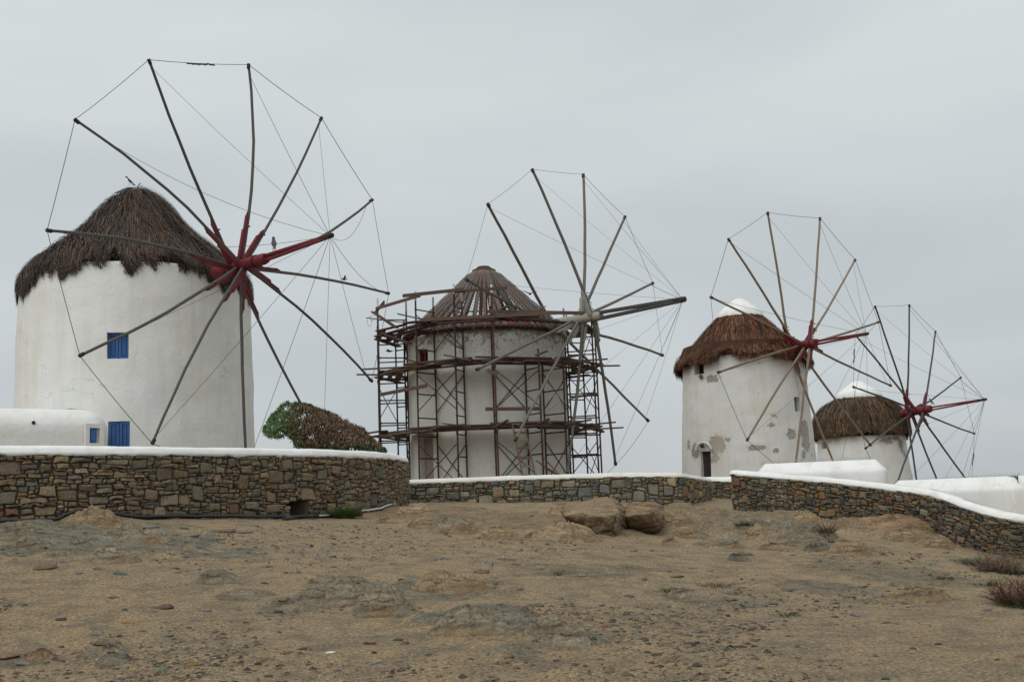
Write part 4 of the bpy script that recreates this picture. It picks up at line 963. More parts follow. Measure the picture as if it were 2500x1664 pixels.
R3 = rotor(m3, FIT3, T3, [-.9, .25, 0, -.3, 0, -.5], (2119, 814), None, None, 1.2, .068, .054, dict(rim={i: .04 for i in (0, 1, 2, 3, 6, 7, 8, 9, 10, 11)}, stay={i: .06 for i in range(12)}), seed=3, ax=(-.9, .55), axr=.2, bow_r=.07, rope_r=.0085,
           polemat=mat_simple('bleached_pole_wood', (.215, .165, .12), .8, .35, 4, bump=.3), bends={i: .04 for i in range(12)})
# ---- mill 4, the farthest
FIT4 = [21.2647, 61.4395, 3.6368, 0.7417, 0.0928, 1.9124, -0.2932, 0.0032, -0.1769, -0.0376, 0.0059, -0.2112, 3.8015]
c4 = (18.95, 63.97); D4 = math.hypot(*c4)
m4 = thing('windmill', (c4[0], c4[1], -.9), 'smallest and farthest windmill, squat white tower under golden-brown thatch with a white cone cap', 'windmill', 'windmills on the ridge')
zA = sil(c4, (1990, 1165), (2223, 1165)); zB = sil(c4, (1998, 1080), (2213, 1080))
sp4 = dict(c=c4, zr=[(zA[0] - 3, zA[1] + .2), zA, zB, (zB[0] + 2, zB[1] - .2)])
q4 = [(2165, 1075, .5, .2), (2200, 1085, .3, .45), (2208, 1108, .2, .35), (2185, 1070, .6, .12)]
pk4 = [(np.array((lambda q: (c4[0] + zB[1] * math.sin(q[0]), c4[1] - zB[1] * math.cos(q[0]), q[1]))(col_on(sp4, x, y))), a, b) for x, y, a, b in q4 if col_on(sp4, x, y)]
def wear4(t, z, p):
    k = .12
    for (q, a, b) in pk4:
        d = math.hypot(p[0] - q[0], p[1] - q[1]) / (a * 1.25); e_ = abs(p[2] - q[2]) / (b * 1.25); k = max(k, .7 * max(0, 1.15 - (d * d + e_ * e_) * .75))
    return k
fr = tower(m4, sp4, M_PL3, [(2005, 1078, 2017, 1095, .3)], zB[0] + .3, -1.2, wear=wear4, lump=.05)
mid, tx, ax, w_, h_ = fr[0]; mb = MB(); mb.box(mid, w_, .03, h_, tx, ax, (0, 0, 1)); mb.build('window', M_DARKIN, m4)
HP = [(962, 44), (975, 66), (990, 89), (1008, 103), (1030, 111), (1055, 114)]
prof4 = [(D4 * h / F * (.99 - .12 * math.sin(PI * min(1, h / 118))), zpx(2090, y, D4)) for y, h in HP]
eave4 = lambda t: 2.36 + .22 * max(0, math.cos(t - cam_ang(c4)))
thatch(m4, c4, prof4, eave4, 17000, [(.05, .029, .016), (.072, .043, .022), (.10, .064, .034), (.14, .095, .056), (.036, .025, .017)], 8, hang=.6, wid=.02, tuft=.6)
cone_cap(m4, c4, D4, [(931, 3), (934, 12), (943, 24), (956, 42), (966, 54), (974, 54)], 2066)
T4 = [(2136, 747), (2220, 744), (2284, 809), (2346, 921), (2379, 1058), None, None, None, None, (2113, 1094), (2083, 944), (2088, 817)]
R4 = rotor(m4, FIT4, T4, [-.4, -.6, .4, -.2, 0, 0], (2408, 974), None, None, 1.3, .07, .052, dict(rim={0: .04, 1: .04, 2: .04, 3: .04, 9: .04, 8: .04, 11: .04, 10: .0}, stay={i: .06 for i in range(12)}), seed=4, ax=(-1.3, .8), axr=.2, bow_r=.07, rope_r=.0085,
           polemat=mat_simple('slate_pole_wood', (.07, .075, .072), .8, .3, 4, bump=.3), bends={i: .04 for i in range(12)})
h4 = at(2372, 1178, R4['T'][4][1]); K4 = [(R4['T'][11], R4['T'][10], .30, .56), (R4['T'][4], h4, .42, .66)]
mb = MB(); mb.tube([R4['T'][4], h4], .008, 4); mb.build('hanging_wire', M_ROPE, m4)
for (p_, q_, u0, u1) in K4:
    for k in range(6):
        w_ = u0 + (u1 - u0) * k / 6; a_ = p_ * (1 - w_) + q_ * w_; mb = MB(); mb.tube([a_ + np.array([random.uniform(-.04, .04), 0, .07]), a_ + np.array([random.uniform(-.05, .05), 0, 0]), a_ + np.array([random.uniform(-.04, .04), 0, -.08])], [.018, .034, .016], 5); mb.build('wire_knot', M_ROPE, m4)

# ------------------------------------------------------------------ white walls and the low building
def lump_block(name, foot, z0, prof, mat, label, cat, closed=False, wob=.03):
    """a plastered block: foot = list of (x, y, outward nx, ny, ztop); prof = (inset, drop) from the top edge down"""
    V = []; Fc = []; k = len(prof) + 1; n = len(foot)
    for i, (x, y, nx, ny, zt) in enumerate(foot):
        for j, (ins, dr) in enumerate(prof):
            w_ = wob * (fbm(np.array([x * 1.7 + y]), np.array([j * .5]), 15, 3)[0] - .5)
            V.append((x - nx * (ins + w_), y - ny * (ins + w_), zt - dr + w_ * (j > 0)))
        V.append((x, y, z0))
    for i in range(n - 1 + (1 if closed else 0)):
        i2 = (i + 1) % n
        for j in range(k - 1): Fc.append((i * k + j, i2 * k + j, i2 * k + j + 1, i * k + j + 1))
    Fc.append(tuple(i * k for i in range(n))[::-1])
    o = npmesh(name, V, Fc, mat, smooth=True, attrs={'wear': np.zeros(len(V))})
    me = o.data; me.polygons[len(me.polygons) - 1].use_smooth = False
    tag(o, label, cat); center(o); return o
def outline(pts, ztops, r=.0, n=5):
    """pts: corner list (x, y), corners rounded by r -> foot list with outward normals (counter-clockwise seen from above)"""
    o = []; m = len(pts)
    for i in range(m):
        a, b, c = np.array(pts[i - 1]), np.array(pts[i]), np.array(pts[(i + 1) % m]); d1 = nrm(b - a); d2 = nrm(c - b); rr_ = min(r, .45 * np.linalg.norm(b - a), .45 * np.linalg.norm(c - b))
        n1 = np.array([d1[1], -d1[0]]); n2 = np.array([d2[1], -d2[0]])
        for q in np.linspace(0, 1, n):
            p = (1 - q) ** 2 * (b - d1 * rr_) + 2 * q * (1 - q) * b + q * q * (b + d2 * rr_); nn = nrm(n1 * (1 - q) + n2 * q); o.append((p[0], p[1], nn[0], nn[1], ztops[i]))
        for q in np.linspace(0, 1, 12)[1:-1]:
            p = (b + d2 * rr_) * (1 - q) + (c - d2 * rr_) * q; o.append((p[0], p[1], n2[0], n2[1], ztops[i] * (1 - q) + ztops[(i + 1) % m] * q))
    return o
ROUND = [(.55, .0), (.34, .02), (.2, .08), (.1, .17), (.03, .30), (0, .42), (.01, .7)]
# low annexe in front of the big mill
bx = at(262, 1050, 28.0); lx = at(-420, 1050, 25.5); zt = at(100, 989, 27.4)[2]
an = thing('annexe_building', (lx[0] * .4 + bx[0] * .6, 28.5, .1), 'low white annexe with a small blue shutter at the foot of the largest mill', 'building')
pts = [(lx[0], lx[1]), (bx[0], bx[1]), (bx[0] * 33.2 / bx[1], 33.2), (lx[0], 33.2)]
foot = outline(pts, [zt + .05, zt - .02, zt - .1, zt], .6, 9)
# front wall with the shutter opening cut from it
V = []; Fc = []; prof_ = [(.9, .0), (.6, .03), (.36, .09), (.17, .2), (.06, .33), (0, .48)] + [(0.005, .48 + .16 * i) for i in range(1, 14)]
k = len(prof_); n = len(foot)
wo_ = {}
for i, (x, y, nx, ny, z_) in enumerate(foot):
    for j, (ins, dr_) in enumerate(prof_):
        w_ = .035 * (fbm(np.array([x * 1.4 + y]), np.array([j * .4]), 16, 3)[0] - .5); V.append((x - nx * (ins + w_), y - ny * (ins + w_), z_ - dr_))
for i in range(n):
    i2 = (i + 1) % n
    for j in range(k - 1): Fc.append((i * k + j, i2 * k + j, i2 * k + j + 1, i * k + j + 1))
Fc.append(tuple(i * k for i in range(n))[::-1])
o_ = npmesh('wall', V, Fc, M_PL1, an, smooth=True, attrs={'wear': np.zeros(len(V))}); o_.data.polygons[len(o_.data.polygons) - 1].use_smooth = False
def on_annexe(px, py, push=.0):
    r_ = ray(px, py); best = None
    for i in range(n):
        a, b = np.array(foot[i][:2]), np.array(foot[(i + 1) % n][:2]); d = b - a; M_ = np.array([[r_[0], -d[0]], [r_[1], -d[1]]])
        if abs(np.linalg.det(M_)) < 1e-9: continue
        t_, u_ = np.linalg.solve(M_, a)
        if -1e-6 <= u_ <= 1 + 1e-6 and t_ > 0 and (best is None or t_ < best[0]): best = (t_, foot[i][2:4])
    return r_ * (best[0] - push / np.linalg.norm(r_)), np.array([best[1][0], best[1][1], 0])
q, nn = on_annexe(226, 1063); tx = np.array([-nn[1], nn[0], 0]); qa, _ = on_annexe(216, 1063); qb, _ = on_annexe(240, 1063); W_ = np.linalg.norm(qb - qa); mid = (qa + qb) / 2; H_ = on_annexe(226, 1043)[0][2] - on_annexe(226, 1080)[0][2]
mb = MB()                        # plaster surround standing proud makes the reveal
for (uu, vv, aa, bb) in ((-W_ / 2 - .05, 0, .1, H_ + .2), (W_ / 2 + .05, 0, .1, H_ + .2), (0, H_ / 2 + .05, W_, .1), (0, -H_ / 2 - .05, W_, .1)): mb.box(mid + tx * uu + nn * .03 + np.array([0, 0, vv]), aa, .10, bb, tx, nn, (0, 0, 1))
fo = mb.build('window', M_PL1, an); mb = MB(); mb.box(mid + tx * (-W_ * .12) + nn * .02, W_ * .74, .05, H_ * .97, tx, nn, (0, 0, 1)); mb.build('shutter', M_BLUE, fo)
mb = MB(); mb.box(mid + tx * (-W_ * .12) + nn * .05, W_ * .45, .03, H_ * .7, tx, nn, (0, 0, 1), (1.15, 1.15, 1.15)); mb.build('shutter_panel', M_BLUE, fo)
q, nn = on_annexe(82, 1031); mb = MB(); mb.tube([q - nn * .12, q + nn * .015], .042, 12, (1, 1, 1)); mb.build('drain_hole', M_DARKIN, an)
# long parapet with bird spikes, behind the right-hand wall
def para(px0, px1, d0, d1, zt0, zt1, depth, label, r=.35):
    a = at(px0, 1150, d0); b = at(px1, 1150, d1); dd = nrm(b[:2] - a[:2]); nn = np.array([-dd[1], dd[0]])
    foot = outline([(a[0], a[1]), (b[0], b[1]), tuple(b[:2] + nn * depth), tuple(a[:2] + nn * depth)], [zt0, zt1, zt1, zt0], r, 7)
    o = lump_block('parapet', foot, -1.8, [(.26, .0), (.10, .17), (.04, .22), (.01, .27), (0, .33), (0, .5), (0, .9)], M_COPE, label, 'parapet'); return a, b, nn
zf = lambda px, py, d: at(px, py, d)[2]
pa, pb, pn = para(1838, 2166, 29.0, 28.0, zf(1846, 1133, 29.3), zf(2130, 1121, 28.4), 1.6, 'short white parapet with rounded end and a row of steel spikes')
qa_, qb_, qn_ = para(2150, 2492, 26.0, 23.4, zf(2192, 1178, 26.2) + .05, zf(2465, 1165, 23.9) + .03, 1.3, 'long low white parapet in front of the farthest mill', .22)
def spikes(a, b, nn, z0, z1, inset, n_, label, nm):
    mb = MB()
    for i in range(n_):
        q = (i + .5) / n_; p = a * (1 - q) + b * q; p = np.array([p[0] + nn[0] * inset, p[1] + nn[1] * inset, z0 * (1 - q) + z1 * q - .015])
        for s in (-1, 0, 1): mb.tube([p, p + np.array([s * .02 + random.uniform(-.015, .015), s * .025, random.uniform(.075, .11)])], .0028, 3, cap=False)
    o = mb.build(nm, mat_simple('steel_spike' + nm, (.35, .35, .34), .4, .1, 5, bump=0), None); tag(o, label, 'bird spikes'); center(o)
spikes(pa + (pb - pa) * .05, pb - (pb - pa) * .12, pn, zf(1846, 1133, 29.3), zf(2130, 1121, 28.4), .44, 60, 'row of thin steel bird spikes along the short parapet block', 'bird_spikes')
spikes(qa_ + (qb_ - qa_) * .2, qb_ - (qb_ - qa_) * .08, qn_, zf(2192, 1178, 26.2), zf(2465, 1165, 23.9), .44, 70, 'row of thin steel bird spikes along the long low parapet at far right', 'bird_spikes')

# ------------------------------------------------------------------ scaffolding round mill 2
GZ = .12; RO, RI = 4.50, 3.36
def sp_(phi, r, z): t = math.radians(phi) + 0; return np.array([c2[0] + r * math.sin(t), c2[1] - r * math.cos(t), z])
scf = thing('scaffold', (c2[0], c2[1], GZ), 'rusty tubular scaffold of ladder frames and cross braces ringed round the mill under repair', 'scaffold')
FR = [(-92, 7.5, 7.3), (-71, 8.0, 7.9), (-35, 7.85, 7.75), (-14, 7.95, 7.85), (5, 7.85, 7.6), (27, 5.75, 5.45), (41, 5.5, 5.35), (72, 7.55, 7.4), (90, 7.3, 7.3), (116, 6.9, 6.8), (-119, 6.9, 6.8), (-146, 6.6, 6.6), (146, 6.6, 6.6)]
LIFT = [GZ, 2.42, 4.86, 6.42]
for k, (ph, zo, zi) in enumerate(FR):
    for r, zt_ in ((RO, zo), (RI, zi)):
        ln = sp_(ph, r, 0); tt = np.array([random.uniform(-.03, .03), random.uniform(-.03, .03), 0])
        mb = MB(); P = [sp_(ph, r, z) + tt * (z / 6) for z in (GZ - .2, 2.4, 4.9, zt_ - .32)]; mb.tube(P, .036, 8, random.choice([(1, 1, 1), (1.3, 1.1, 1.1), (.8, .8, .85), (1.5, 1.2, 1.1)])); po = mb.build('post', M_RUST, scf)
        for z in (2.40, 4.84):
            if z < zt_: mb = MB(); mb.tube([sp_(ph, r, z - .07), sp_(ph, r, z + .07)], .042, 8, (.8, .7, .7)); mb.build('coupler', M_RUST, po)
        if zt_ > 7:
            mb = MB(); mb.tube([P[-1] - np.array([0, 0, .05]), P[-1] + np.array([0, 0, .33])], .04, 7, (1, 1, 1)); mb.build('wrapped_top', M_WHITEP if r == RO else M_CREAM, po)
    for z in (1.5, 2.32, 3.02, 3.92, 4.74, 5.62, 6.35, 7.15):
        if z > min(zo, zi) - .3: continue
        a, b = sp_(ph, RI, z), sp_(ph, RO, z); mb = MB(); mb.tube([a, a * .9 + b * .1, b * .9 + a * .1, b], [.040, .026, .026, .040], 6, (.9, .9, .9)); mb.build('rung', M_RUST, scf)
def brace(f, g, z0, z1, r=.018):
    for rr_ in (RO, RI):
        for (za, zb_) in ((z0, z1), (z1, z0)):
            a, b = sp_(f, rr_, za), sp_(g, rr_, zb_); mb = MB(); m_ = (a + b) / 2; mb.tube([a, m_ + (m_ - np.array([c2[0], c2[1], m_[2]])) * .004, b], r, 5, (.45, .45, .45)); mb.build('cross_brace', M_RUST, scf)
for f, g, top in ((-35, -14, 1), (5, 27, 0), (41, 72, 0), (-92, -71, 1), (90, 116, 1), (-119, -92, 0)):
    brace(f, g, .5, 2.0); brace(f, g, 3.25, 4.65)
    if top: brace(f, g, 5.65, 6.95)
brace(-14, 5, 5.55, 6.2) if False else None
M_PLK = [M_WOOD, mat_simple('grey_plank_wood', (.10, .08, .062), .85, .4, 4, bump=.4), mat_simple('dark_plank_wood', (.06, .035, .028), .85, .4, 4, bump=.4)]
BAYS = [(-146, -119, 'back left'), (-119, -92, 'rear left'), (-92, -71, 'left side'), (-71, -35, 'left front'), (-35, -14, 'front left of centre'), (-14, 5, 'front centre'), (5, 27, 'front right of centre'), (27, 41, 'right front'), (41, 72, 'front right flank'), (72, 90, 'right side'), (90, 116, 'rear right'), (116, 146, 'back right')]
def plank(a, b, w_, h_, label, group, up=(0, 0, 1), tw=0, m=None):
    mb = MB(); mid_ = (a + b) / 2 - np.array([0, 0, random.uniform(0, .02)]); mb.beam(a, mid_, w_, h_, up, (1, 1, 1), tw); V0 = list(mb.v)
    mb = MB(); t = random.uniform(.7, 1.35); mb.beam(a, b, w_, h_, up, (t, t * random.uniform(.92, 1.05), t * random.uniform(.9, 1.05)), tw)
    o = mb.build('scaffold_plank', m or random.choice(M_PLK + [M_WOOD]), None); tag(o, label, 'plank', group); center(o); return o
random.seed(99)
for lv, (z, lname) in enumerate(((2.47, 'lower'), (4.91, 'middle'), (6.47, 'top'))):
    for (f, g, bn) in BAYS:
        if lv == 2 and bn in ('back left', 'back right', 'front right flank'): continue
        for j, (rr_, rn) in enumerate(((RI + .28, 'inner'), (RI + .60, 'middle'), (RO - .12, 'outer'))):
            if lv == 2 and j == 0 and bn not in ('left front', 'left side'): continue
            a = sp_(f, rr_ + random.uniform(-.08, .08), z); b = sp_(g, rr_ + random.uniform(-.08, .08), z); d = nrm(b - a); Lp_ = np.linalg.norm(b - a)
            o1, o2 = random.uniform(.15, .75), random.uniform(.15, .75)
            if Lp_ < 1.4: o1 += .4; o2 += .4
            zz_ = .035 + .07 * ((j + (BAYS.index((f, g, bn)) % 2)) % 3); a = a - d * o1 + np.array([0, 0, zz_ + random.uniform(-.01, .05)]); b = b + d * o2 + np.array([0, 0, zz_ + random.uniform(-.01, .05)])
            plank(a, b, random.uniform(.18, .27), random.uniform(.05, .075), f'weathered {rn} plank of the {lname} scaffold deck, {bn} bay', f'planks laid on the {lname} scaffold deck')
# odd boards named by where they lie
def wpl(px0, py0, px1, py1, d0, d1, w_, h_, label, m=0, up=(0, 0, 1)):
    return plank(at(px0, py0, d0), at(px1, py1, d1), w_, h_, label, 'loose boards on the scaffold', up, 0, M_PLK[m])
FRT = (.0, -1, .15)
wpl(983, 722, 1133, 706, 43.1, 42.6, .05, .13, 'reddish guard board across the left posts above the top deck', 0)
wpl(1108, 712, 1238, 702, 42.7, 42.5, .05, .11, 'reddish guard board across the middle posts above the top deck', 0)
wpl(918, 753, 1026, 721, 45.4, 43.3, .05, .12, 'reddish guard board slanting down from the posts at the left end', 0)
wpl(917, 762, 938, 737, 46.1, 45.2, .05, .13, 'short dark board propped up at the top left corner of the scaffold', 2)
wpl(1024, 781, 1365, 763, 42.4, 42.4, .05, .13, 'long brown edge board along the front of the top deck', 0)
wpl(1190, 760, 1425, 764, 42.3, 43.0, .05, .13, 'long brown edge board on the top deck running behind the cream axle', 0)
wpl(910, 761, 968, 800, 45.6, 44.6, .2, .05, 'dark board tilted out of the left end of the top deck', 2)
wpl(898, 776, 990, 788, 45.9, 44.4, .18, .04, 'pale grey board poking out at the left end of the top deck', 1)
wpl(972, 766, 1024, 778, 43.5, 43.2, .16, .05, 'short mossy board lying across the left front posts on the top deck', 1)
wpl(1207, 764, 1237, 748, 42.6, 42.4, .18, .05, 'short grey board tipped up at the middle of the top deck', 1)
wpl(1080, 755, 1118, 770, 43.4, 43.0, .16, .04, 'short whitish board by the rafters on the top deck', 1)
wpl(930, 811, 1000, 838, 45.5, 44.2, .26, .05, 'dark plank slanting below the top deck on the left side', 2)
wpl(920, 808, 990, 792, 45.5, 44.6, .2, .05, 'brown plank slanting upward below the top deck on the left side', 0)
wpl(888, 901, 985, 896, 45.4, 44.0, .2, .05, 'long brown plank sticking out left of the middle deck', 0)
wpl(872, 914, 960, 915, 46.2, 45.2, .1, .06, 'thin plank end sticking out far left of the middle deck', 2)
wpl(928, 963, 1041, 941, 45.2, 43.0, .06, .13, 'lone brown board clamped across the left frames below the middle deck', 0)
wpl(1185, 998, 1320, 997, 42.6, 42.4, .05, .13, 'lone brown board fixed level across the front frames above the lower deck', 0)
wpl(1190, 903, 1214, 914, 42.5, 42.4, .05, .14, 'short dark board hanging below the middle deck at the front', 0)
wpl(1308, 867, 1336, 856, 42.4, 42.2, .16, .06, 'short grey board tipped up at the front of the middle deck', 1)
wpl(985, 874, 1020, 885, 43.3, 43.1, .2, .05, 'short dark board overhanging the left front of the middle deck', 2)
wpl(1084, 866, 1150, 880, 42.9, 42.7, .16, .05, 'grey weathered board lying askew on the middle deck left of centre', 1)
wpl(1370, 875, 1410, 867, 43.6, 43.2, .18, .06, 'brown board end on the middle deck beside the grey sail arm', 0)
wpl(1395, 882, 1483, 876, 44.5, 44.0, .1, .06, 'brown plank poking out to the right of the middle deck', 0)
wpl(1430, 894, 1512, 892, 45.3, 44.6, .2, .05, 'long plank jutting out farthest to the right of the middle deck', 0)
wpl(1380, 880, 1446, 886, 43.8, 43.9, .18, .05, 'mossy plank lying crosswise on the right of the middle deck', 1)
wpl(896, 1057, 930, 1052, 45.6, 45.2, .2, .05, 'short dark board at the left end of the lower deck', 2)
wpl(893, 1066, 960, 1064, 46.0, 44.9, .12, .08, 'reddish beam end poking left out of the lower deck', 0)
wpl(1080, 1033, 1150, 1041, 42.9, 42.7, .14, .04, 'thin sharp board end on the lower deck left of centre', 2)
wpl(1205, 1044, 1240, 1025, 42.6, 42.3, .18, .05, 'short brown board tipped up at the front of the lower deck', 0)
wpl(1304, 1041, 1340, 1022, 42.5, 42.2, .14, .07, 'short dark beam tipped up at the right front of the lower deck', 2)
wpl(1380, 1036, 1443, 1024, 43.8, 43.4, .16, .06, 'brown board on the lower deck by the right-hand frames', 0)
wpl(1420, 1038, 1503, 1030, 44.2, 43.8, .14, .05, 'slim plank poking out right of the lower deck, upper one', 2)
wpl(1400, 1050, 1522, 1043, 44.8, 44.4, .2, .05, 'long plank jutting out farthest right of the lower deck', 0)
wpl(1443, 1034, 1472, 1054, 43.6, 44.2, .16, .06, 'grey board sloping down at the right end of the lower deck', 1)
wpl(1395, 970, 1460, 960, 44.4, 44.2, .14, .08, 'brown board clamped across the right frames between middle and lower deck', 0)
# wooden ladder
ld = thing('ladder', tuple(at(1291, 1180, 42.6)), 'wooden ladder with flat rungs leaning on the lower scaffold deck', 'ladder')
la, lb, lc, ldd = at(1250, 1031, 43.0), at(1279, 1031, 43.0), at(1282, 1190, 42.0), at(1313, 1190, 42.0)
for a, b in ((la, lc), (lb, ldd)): mb = MB(); mb.beam(a, b, .06, .09, (0, -1, .2), (1.5, 1.3, 1.2)); mb.build('rail', M_WOOD, ld)
for q in (.16, .27, .40, .545, .68, .82, .95):
    a = la * (1 - q) + lc * q; b = lb * (1 - q) + ldd * q; ofs = np.array([0, -.05, 0]); mb = MB(); mb.beam(a + ofs, b + ofs, .03, .09, (0, 0, 1), random.choice([(1.4, 1.25, 1.2), (1.1, 1.1, 1.1), (1.8, 1.9, 2.)])); mb.build('rung', M_PLK[1], ld)
for i, (a, b) in enumerate((((1309, 1124), (1362, 1158)), ((1322, 1112), (1366, 1158)), ((1330, 1142), (1366, 1161)))):
    mb = MB(); mb.tube([at(*a, 42.9 + i * .05), at(*b, 42.3)], .025, 6, (1.6, 1.2, 1.1)); o = mb.build('loose_rod', M_RUST, None); tag(o, ['lowest-starting', 'uppermost and longest', 'shortest'][i] + ' of three rusty rods leaning at the foot of the scaffold', 'rod', 'rods leaning by the ladder'); center(o)
# ropes hanging from the scaffold's left end
for i, (x, y, l_) in enumerate(((902, 775, 20), (909, 770, 12))):
    P = [at(x + 5 * math.cos(t), y + l_ * .5 + l_ * .6 * math.sin(t), 45.9) for t in np.linspace(0, 2 * PI, 14)]; mb = MB(); mb.tube(P, .008, 4, cap=False, col=(3, 3, 3)); o = mb.build('rope_loop', M_ROPE, None); tag(o, ['longer', 'shorter'][i] + ' pale rope loop hanging from the top left of the scaffold', 'rope'); center(o)

# ------------------------------------------------------------------ boulders and loose stones
def hull_rock(name, pts, mat, label, cat, col, sub=3, disp=.05, group=None, sm=.5):
    import bmesh
    bm = bmesh.new(); vs = [bm.verts.new(tuple(p)) for p in pts]; r_ = bmesh.ops.convex_hull(bm, input=vs)
    bmesh.ops.delete(bm, geom=[v for v in bm.verts if not v.link_faces], context='VERTS')
    bmesh.ops.triangulate(bm, faces=bm.faces)
    bmesh.ops.subdivide_edges(bm, edges=bm.edges, cuts=2 ** sub - 1, use_grid_fill=True)
    for _ in range(max(1, int(sm * 6))): bmesh.ops.smooth_vert(bm, verts=bm.verts, factor=.5, use_axis_x=True, use_axis_y=True, use_axis_z=True)
    V = np.array([v.co[:] for v in bm.verts]); cen = V.mean(0); Nn = (V - cen) / (np.linalg.norm(V - cen, axis=1)[:, None] + 1e-9)
    a = fbm(V[:, 0] * 2.2 + V[:, 1], V[:, 2] * 3.4 + V[:, 1] * .7, 301, 5, .6) - .5; w1_, w2_, wc_ = worley(V[:, 0] * 1.6 + V[:, 1] * .8, V[:, 2] * 2.6 + V[:, 1] * .5 + V[:, 0] * .5, 317); b = np.clip(1 - (w2_ - w1_) * 7, 0, 1) - .7 * (wc_ - .5)
    V = V + Nn * (a * disp * 1.6 - b * disp * .28)[:, None]
    Fc = [tuple(v.index for v in f.verts) for f in (bm.verts.index_update() or bm.faces)]; bm.free()
    o = npmesh(name, V, Fc, mat, None, col=np.array([col] * len(V)), smooth=True); tag(o, label, cat, group); center(o); return o
def bpts(L_, d): return [at(x, y, d + dd) for x, y, dd in L_]
z3 = lambda x, y: (1360 + x / 5.89, 1190 + y / 5.89)
dB1 = gp(1495, 1312)[1] + .25; dB2 = gp(1565, 1299)[1] + .15
hull_rock('boulder', bpts([(*z3(x, y), dd) for x, y, dd in [(30, 330, .6), (130, 250, .9), (400, 160, 1.3), (600, 110, 1.5), (760, 105, 1.5), (900, 180, 1.2), (1010, 330, .9), (1010, 640, .5), (870, 780, .0), (700, 720, -.1), (430, 560, .1), (90, 440, .35), (100, 400, .0), (480, 390, -.25), (700, 430, -.3), (880, 370, -.1), (600, 760, .9), (300, 640, .9), (900, 840, .3)]], dB1), M_ROCK,
          'big smooth tan boulder, left one of the pair below the low wall', 'boulder', (.25, .19, .12), 4, .16)
hull_rock('boulder', bpts([(*z3(x, y), dd) for x, y, dd in [(1010, 205, .5), (1250, 190, .8), (1440, 185, .7), (1530, 250, .45), (1560, 360, .25), (1540, 570, .15), (1410, 660, .05), (1230, 690, .1), (1070, 660, .15), (925, 400, .05), (960, 320, .3), (1000, 410, -.2), (1180, 385, -.3), (1340, 370, -.28), (1470, 590, -.15), (1300, 500, -.25), (1100, 560, .6), (1450, 400, .9), (1250, 730, .35), (1400, 700, .3)]], dB2), M_ROCK,
          'angular rusty-brown boulder, right one of the pair below the low wall', 'boulder', (.23, .165, .105), 4, .10, sm=.17)
def outcrop(x0, y0, x1, y1, col, label, seed, dep=.75, grp='bedrock outcrops on the slope'):
    px, g = (x0 + x1) / 2, gp((x0 + x1) / 2, y1); d = g[1]; W_ = (x1 - x0) / F * d / 2 * 1.08; D_ = max(.16, W_ * dep); cy = d + D_ * .75
    top = at(px, y0, cy)[2]; zc = float(gfull(np.array([g[0]]), np.array([cy]))[0]); zb = g[2]; Hh = min(max(.07, (top - zc) * 1.15 + .03), W_ * .52); cx = at(px, (y0 + y1) / 2, cy)[0]
    nu, nv = 96, 30; r_ = np.random.default_rng(seed); U = np.linspace(0, 2 * PI, nu, endpoint=False); Vv = np.linspace(0, 1, nv)
    R_ = 1 + .35 * (fbm(np.cos(U) * 1.3 + seed, np.sin(U) * 1.3, seed, 3) - .5) + .12 * (fbm(np.cos(U) * 4 + seed, np.sin(U) * 4, seed + 1, 2) - .5)
    rr_ = Vv[:, None] * R_[None]; X = cx + W_ * rr_ * np.cos(U)[None]; Y = cy + D_ * rr_ * np.sin(U)[None]
    pr = np.clip(1 - Vv ** 2.5, 0, 1) ** .95
    tl = r_.uniform(-.5, .5); Zb = gfull(X.ravel(), Y.ravel()).reshape(X.shape)
    ux = X + .3 * (fbm(X * 3, Y * 3, seed + 3, 3) - .5); uy = Y + .25 * (fbm(X * 3, Y * 3, seed + 5, 3) - .5); k = 1. / max(.25, min(1., W_))
    a1, a2, ac = worley((ux + uy * .6) * 2.0 * k, uy * 3.4 * k, seed); b1, b2, bc = worley((ux + uy * .4) * 5.5 * k, uy * 10 * k, seed + 9)
    e1 = np.clip((a2 - a1) * 3.5, 0, 1) ** .6; e2 = np.clip((b2 - b1) * 3, 0, 1) ** .6
    st_ = fbm(X * 1.5 + Y, Y * 3, seed + 7, 2) * 7 + X * tl * 2; saw = st_ - np.floor(st_)
    Zq = Zb + Hh * pr[:, None] * (.52 + .42 * ac * e1 + .16 * e1 + .10 * (bc - .5) * e2 + .07 * e2 - .22 * saw + tl * .3 * np.cos(U)[None] * Vv[:, None]) - .05 * (1 - pr[:, None]) ** 2
    Zq += .02 * (fbm(X * 11, Y * 11, seed + 8, 3) - .5)
    V = np.stack([X, Y, Zq], -1).reshape(-1, 3); i = np.arange(nv - 1)[:, None] * nu + np.arange(nu)[None]; i2 = np.arange(nv - 1)[:, None] * nu + (np.arange(nu)[None] + 1) % nu
    Fc = np.stack([i, i2, i2 + nu, i + nu], -1).reshape(-1, 4)[:, ::-1]
    bl = np.clip((Vv[:, None] + .9 * (fbm(X * 4, Y * 5, seed + 31, 3) - .5) - .76) / .2, 0, 1).reshape(-1, 1)
    cc = np.array([col]) * r_.uniform(.88, 1.12) * (1 - bl) + np.array([[.285, .214, .132]]) * bl
    o = npmesh('rock_outcrop', V, np.ascontiguousarray(Fc), M_ROCK, None, col=cc, smooth=True); tag(o, label, 'rock', grp); center(o)
TAN, GRY, DGR, RUS = (.30, .225, .143), (.27, .232, .172), (.19, .172, .132), (.27, .185, .115)
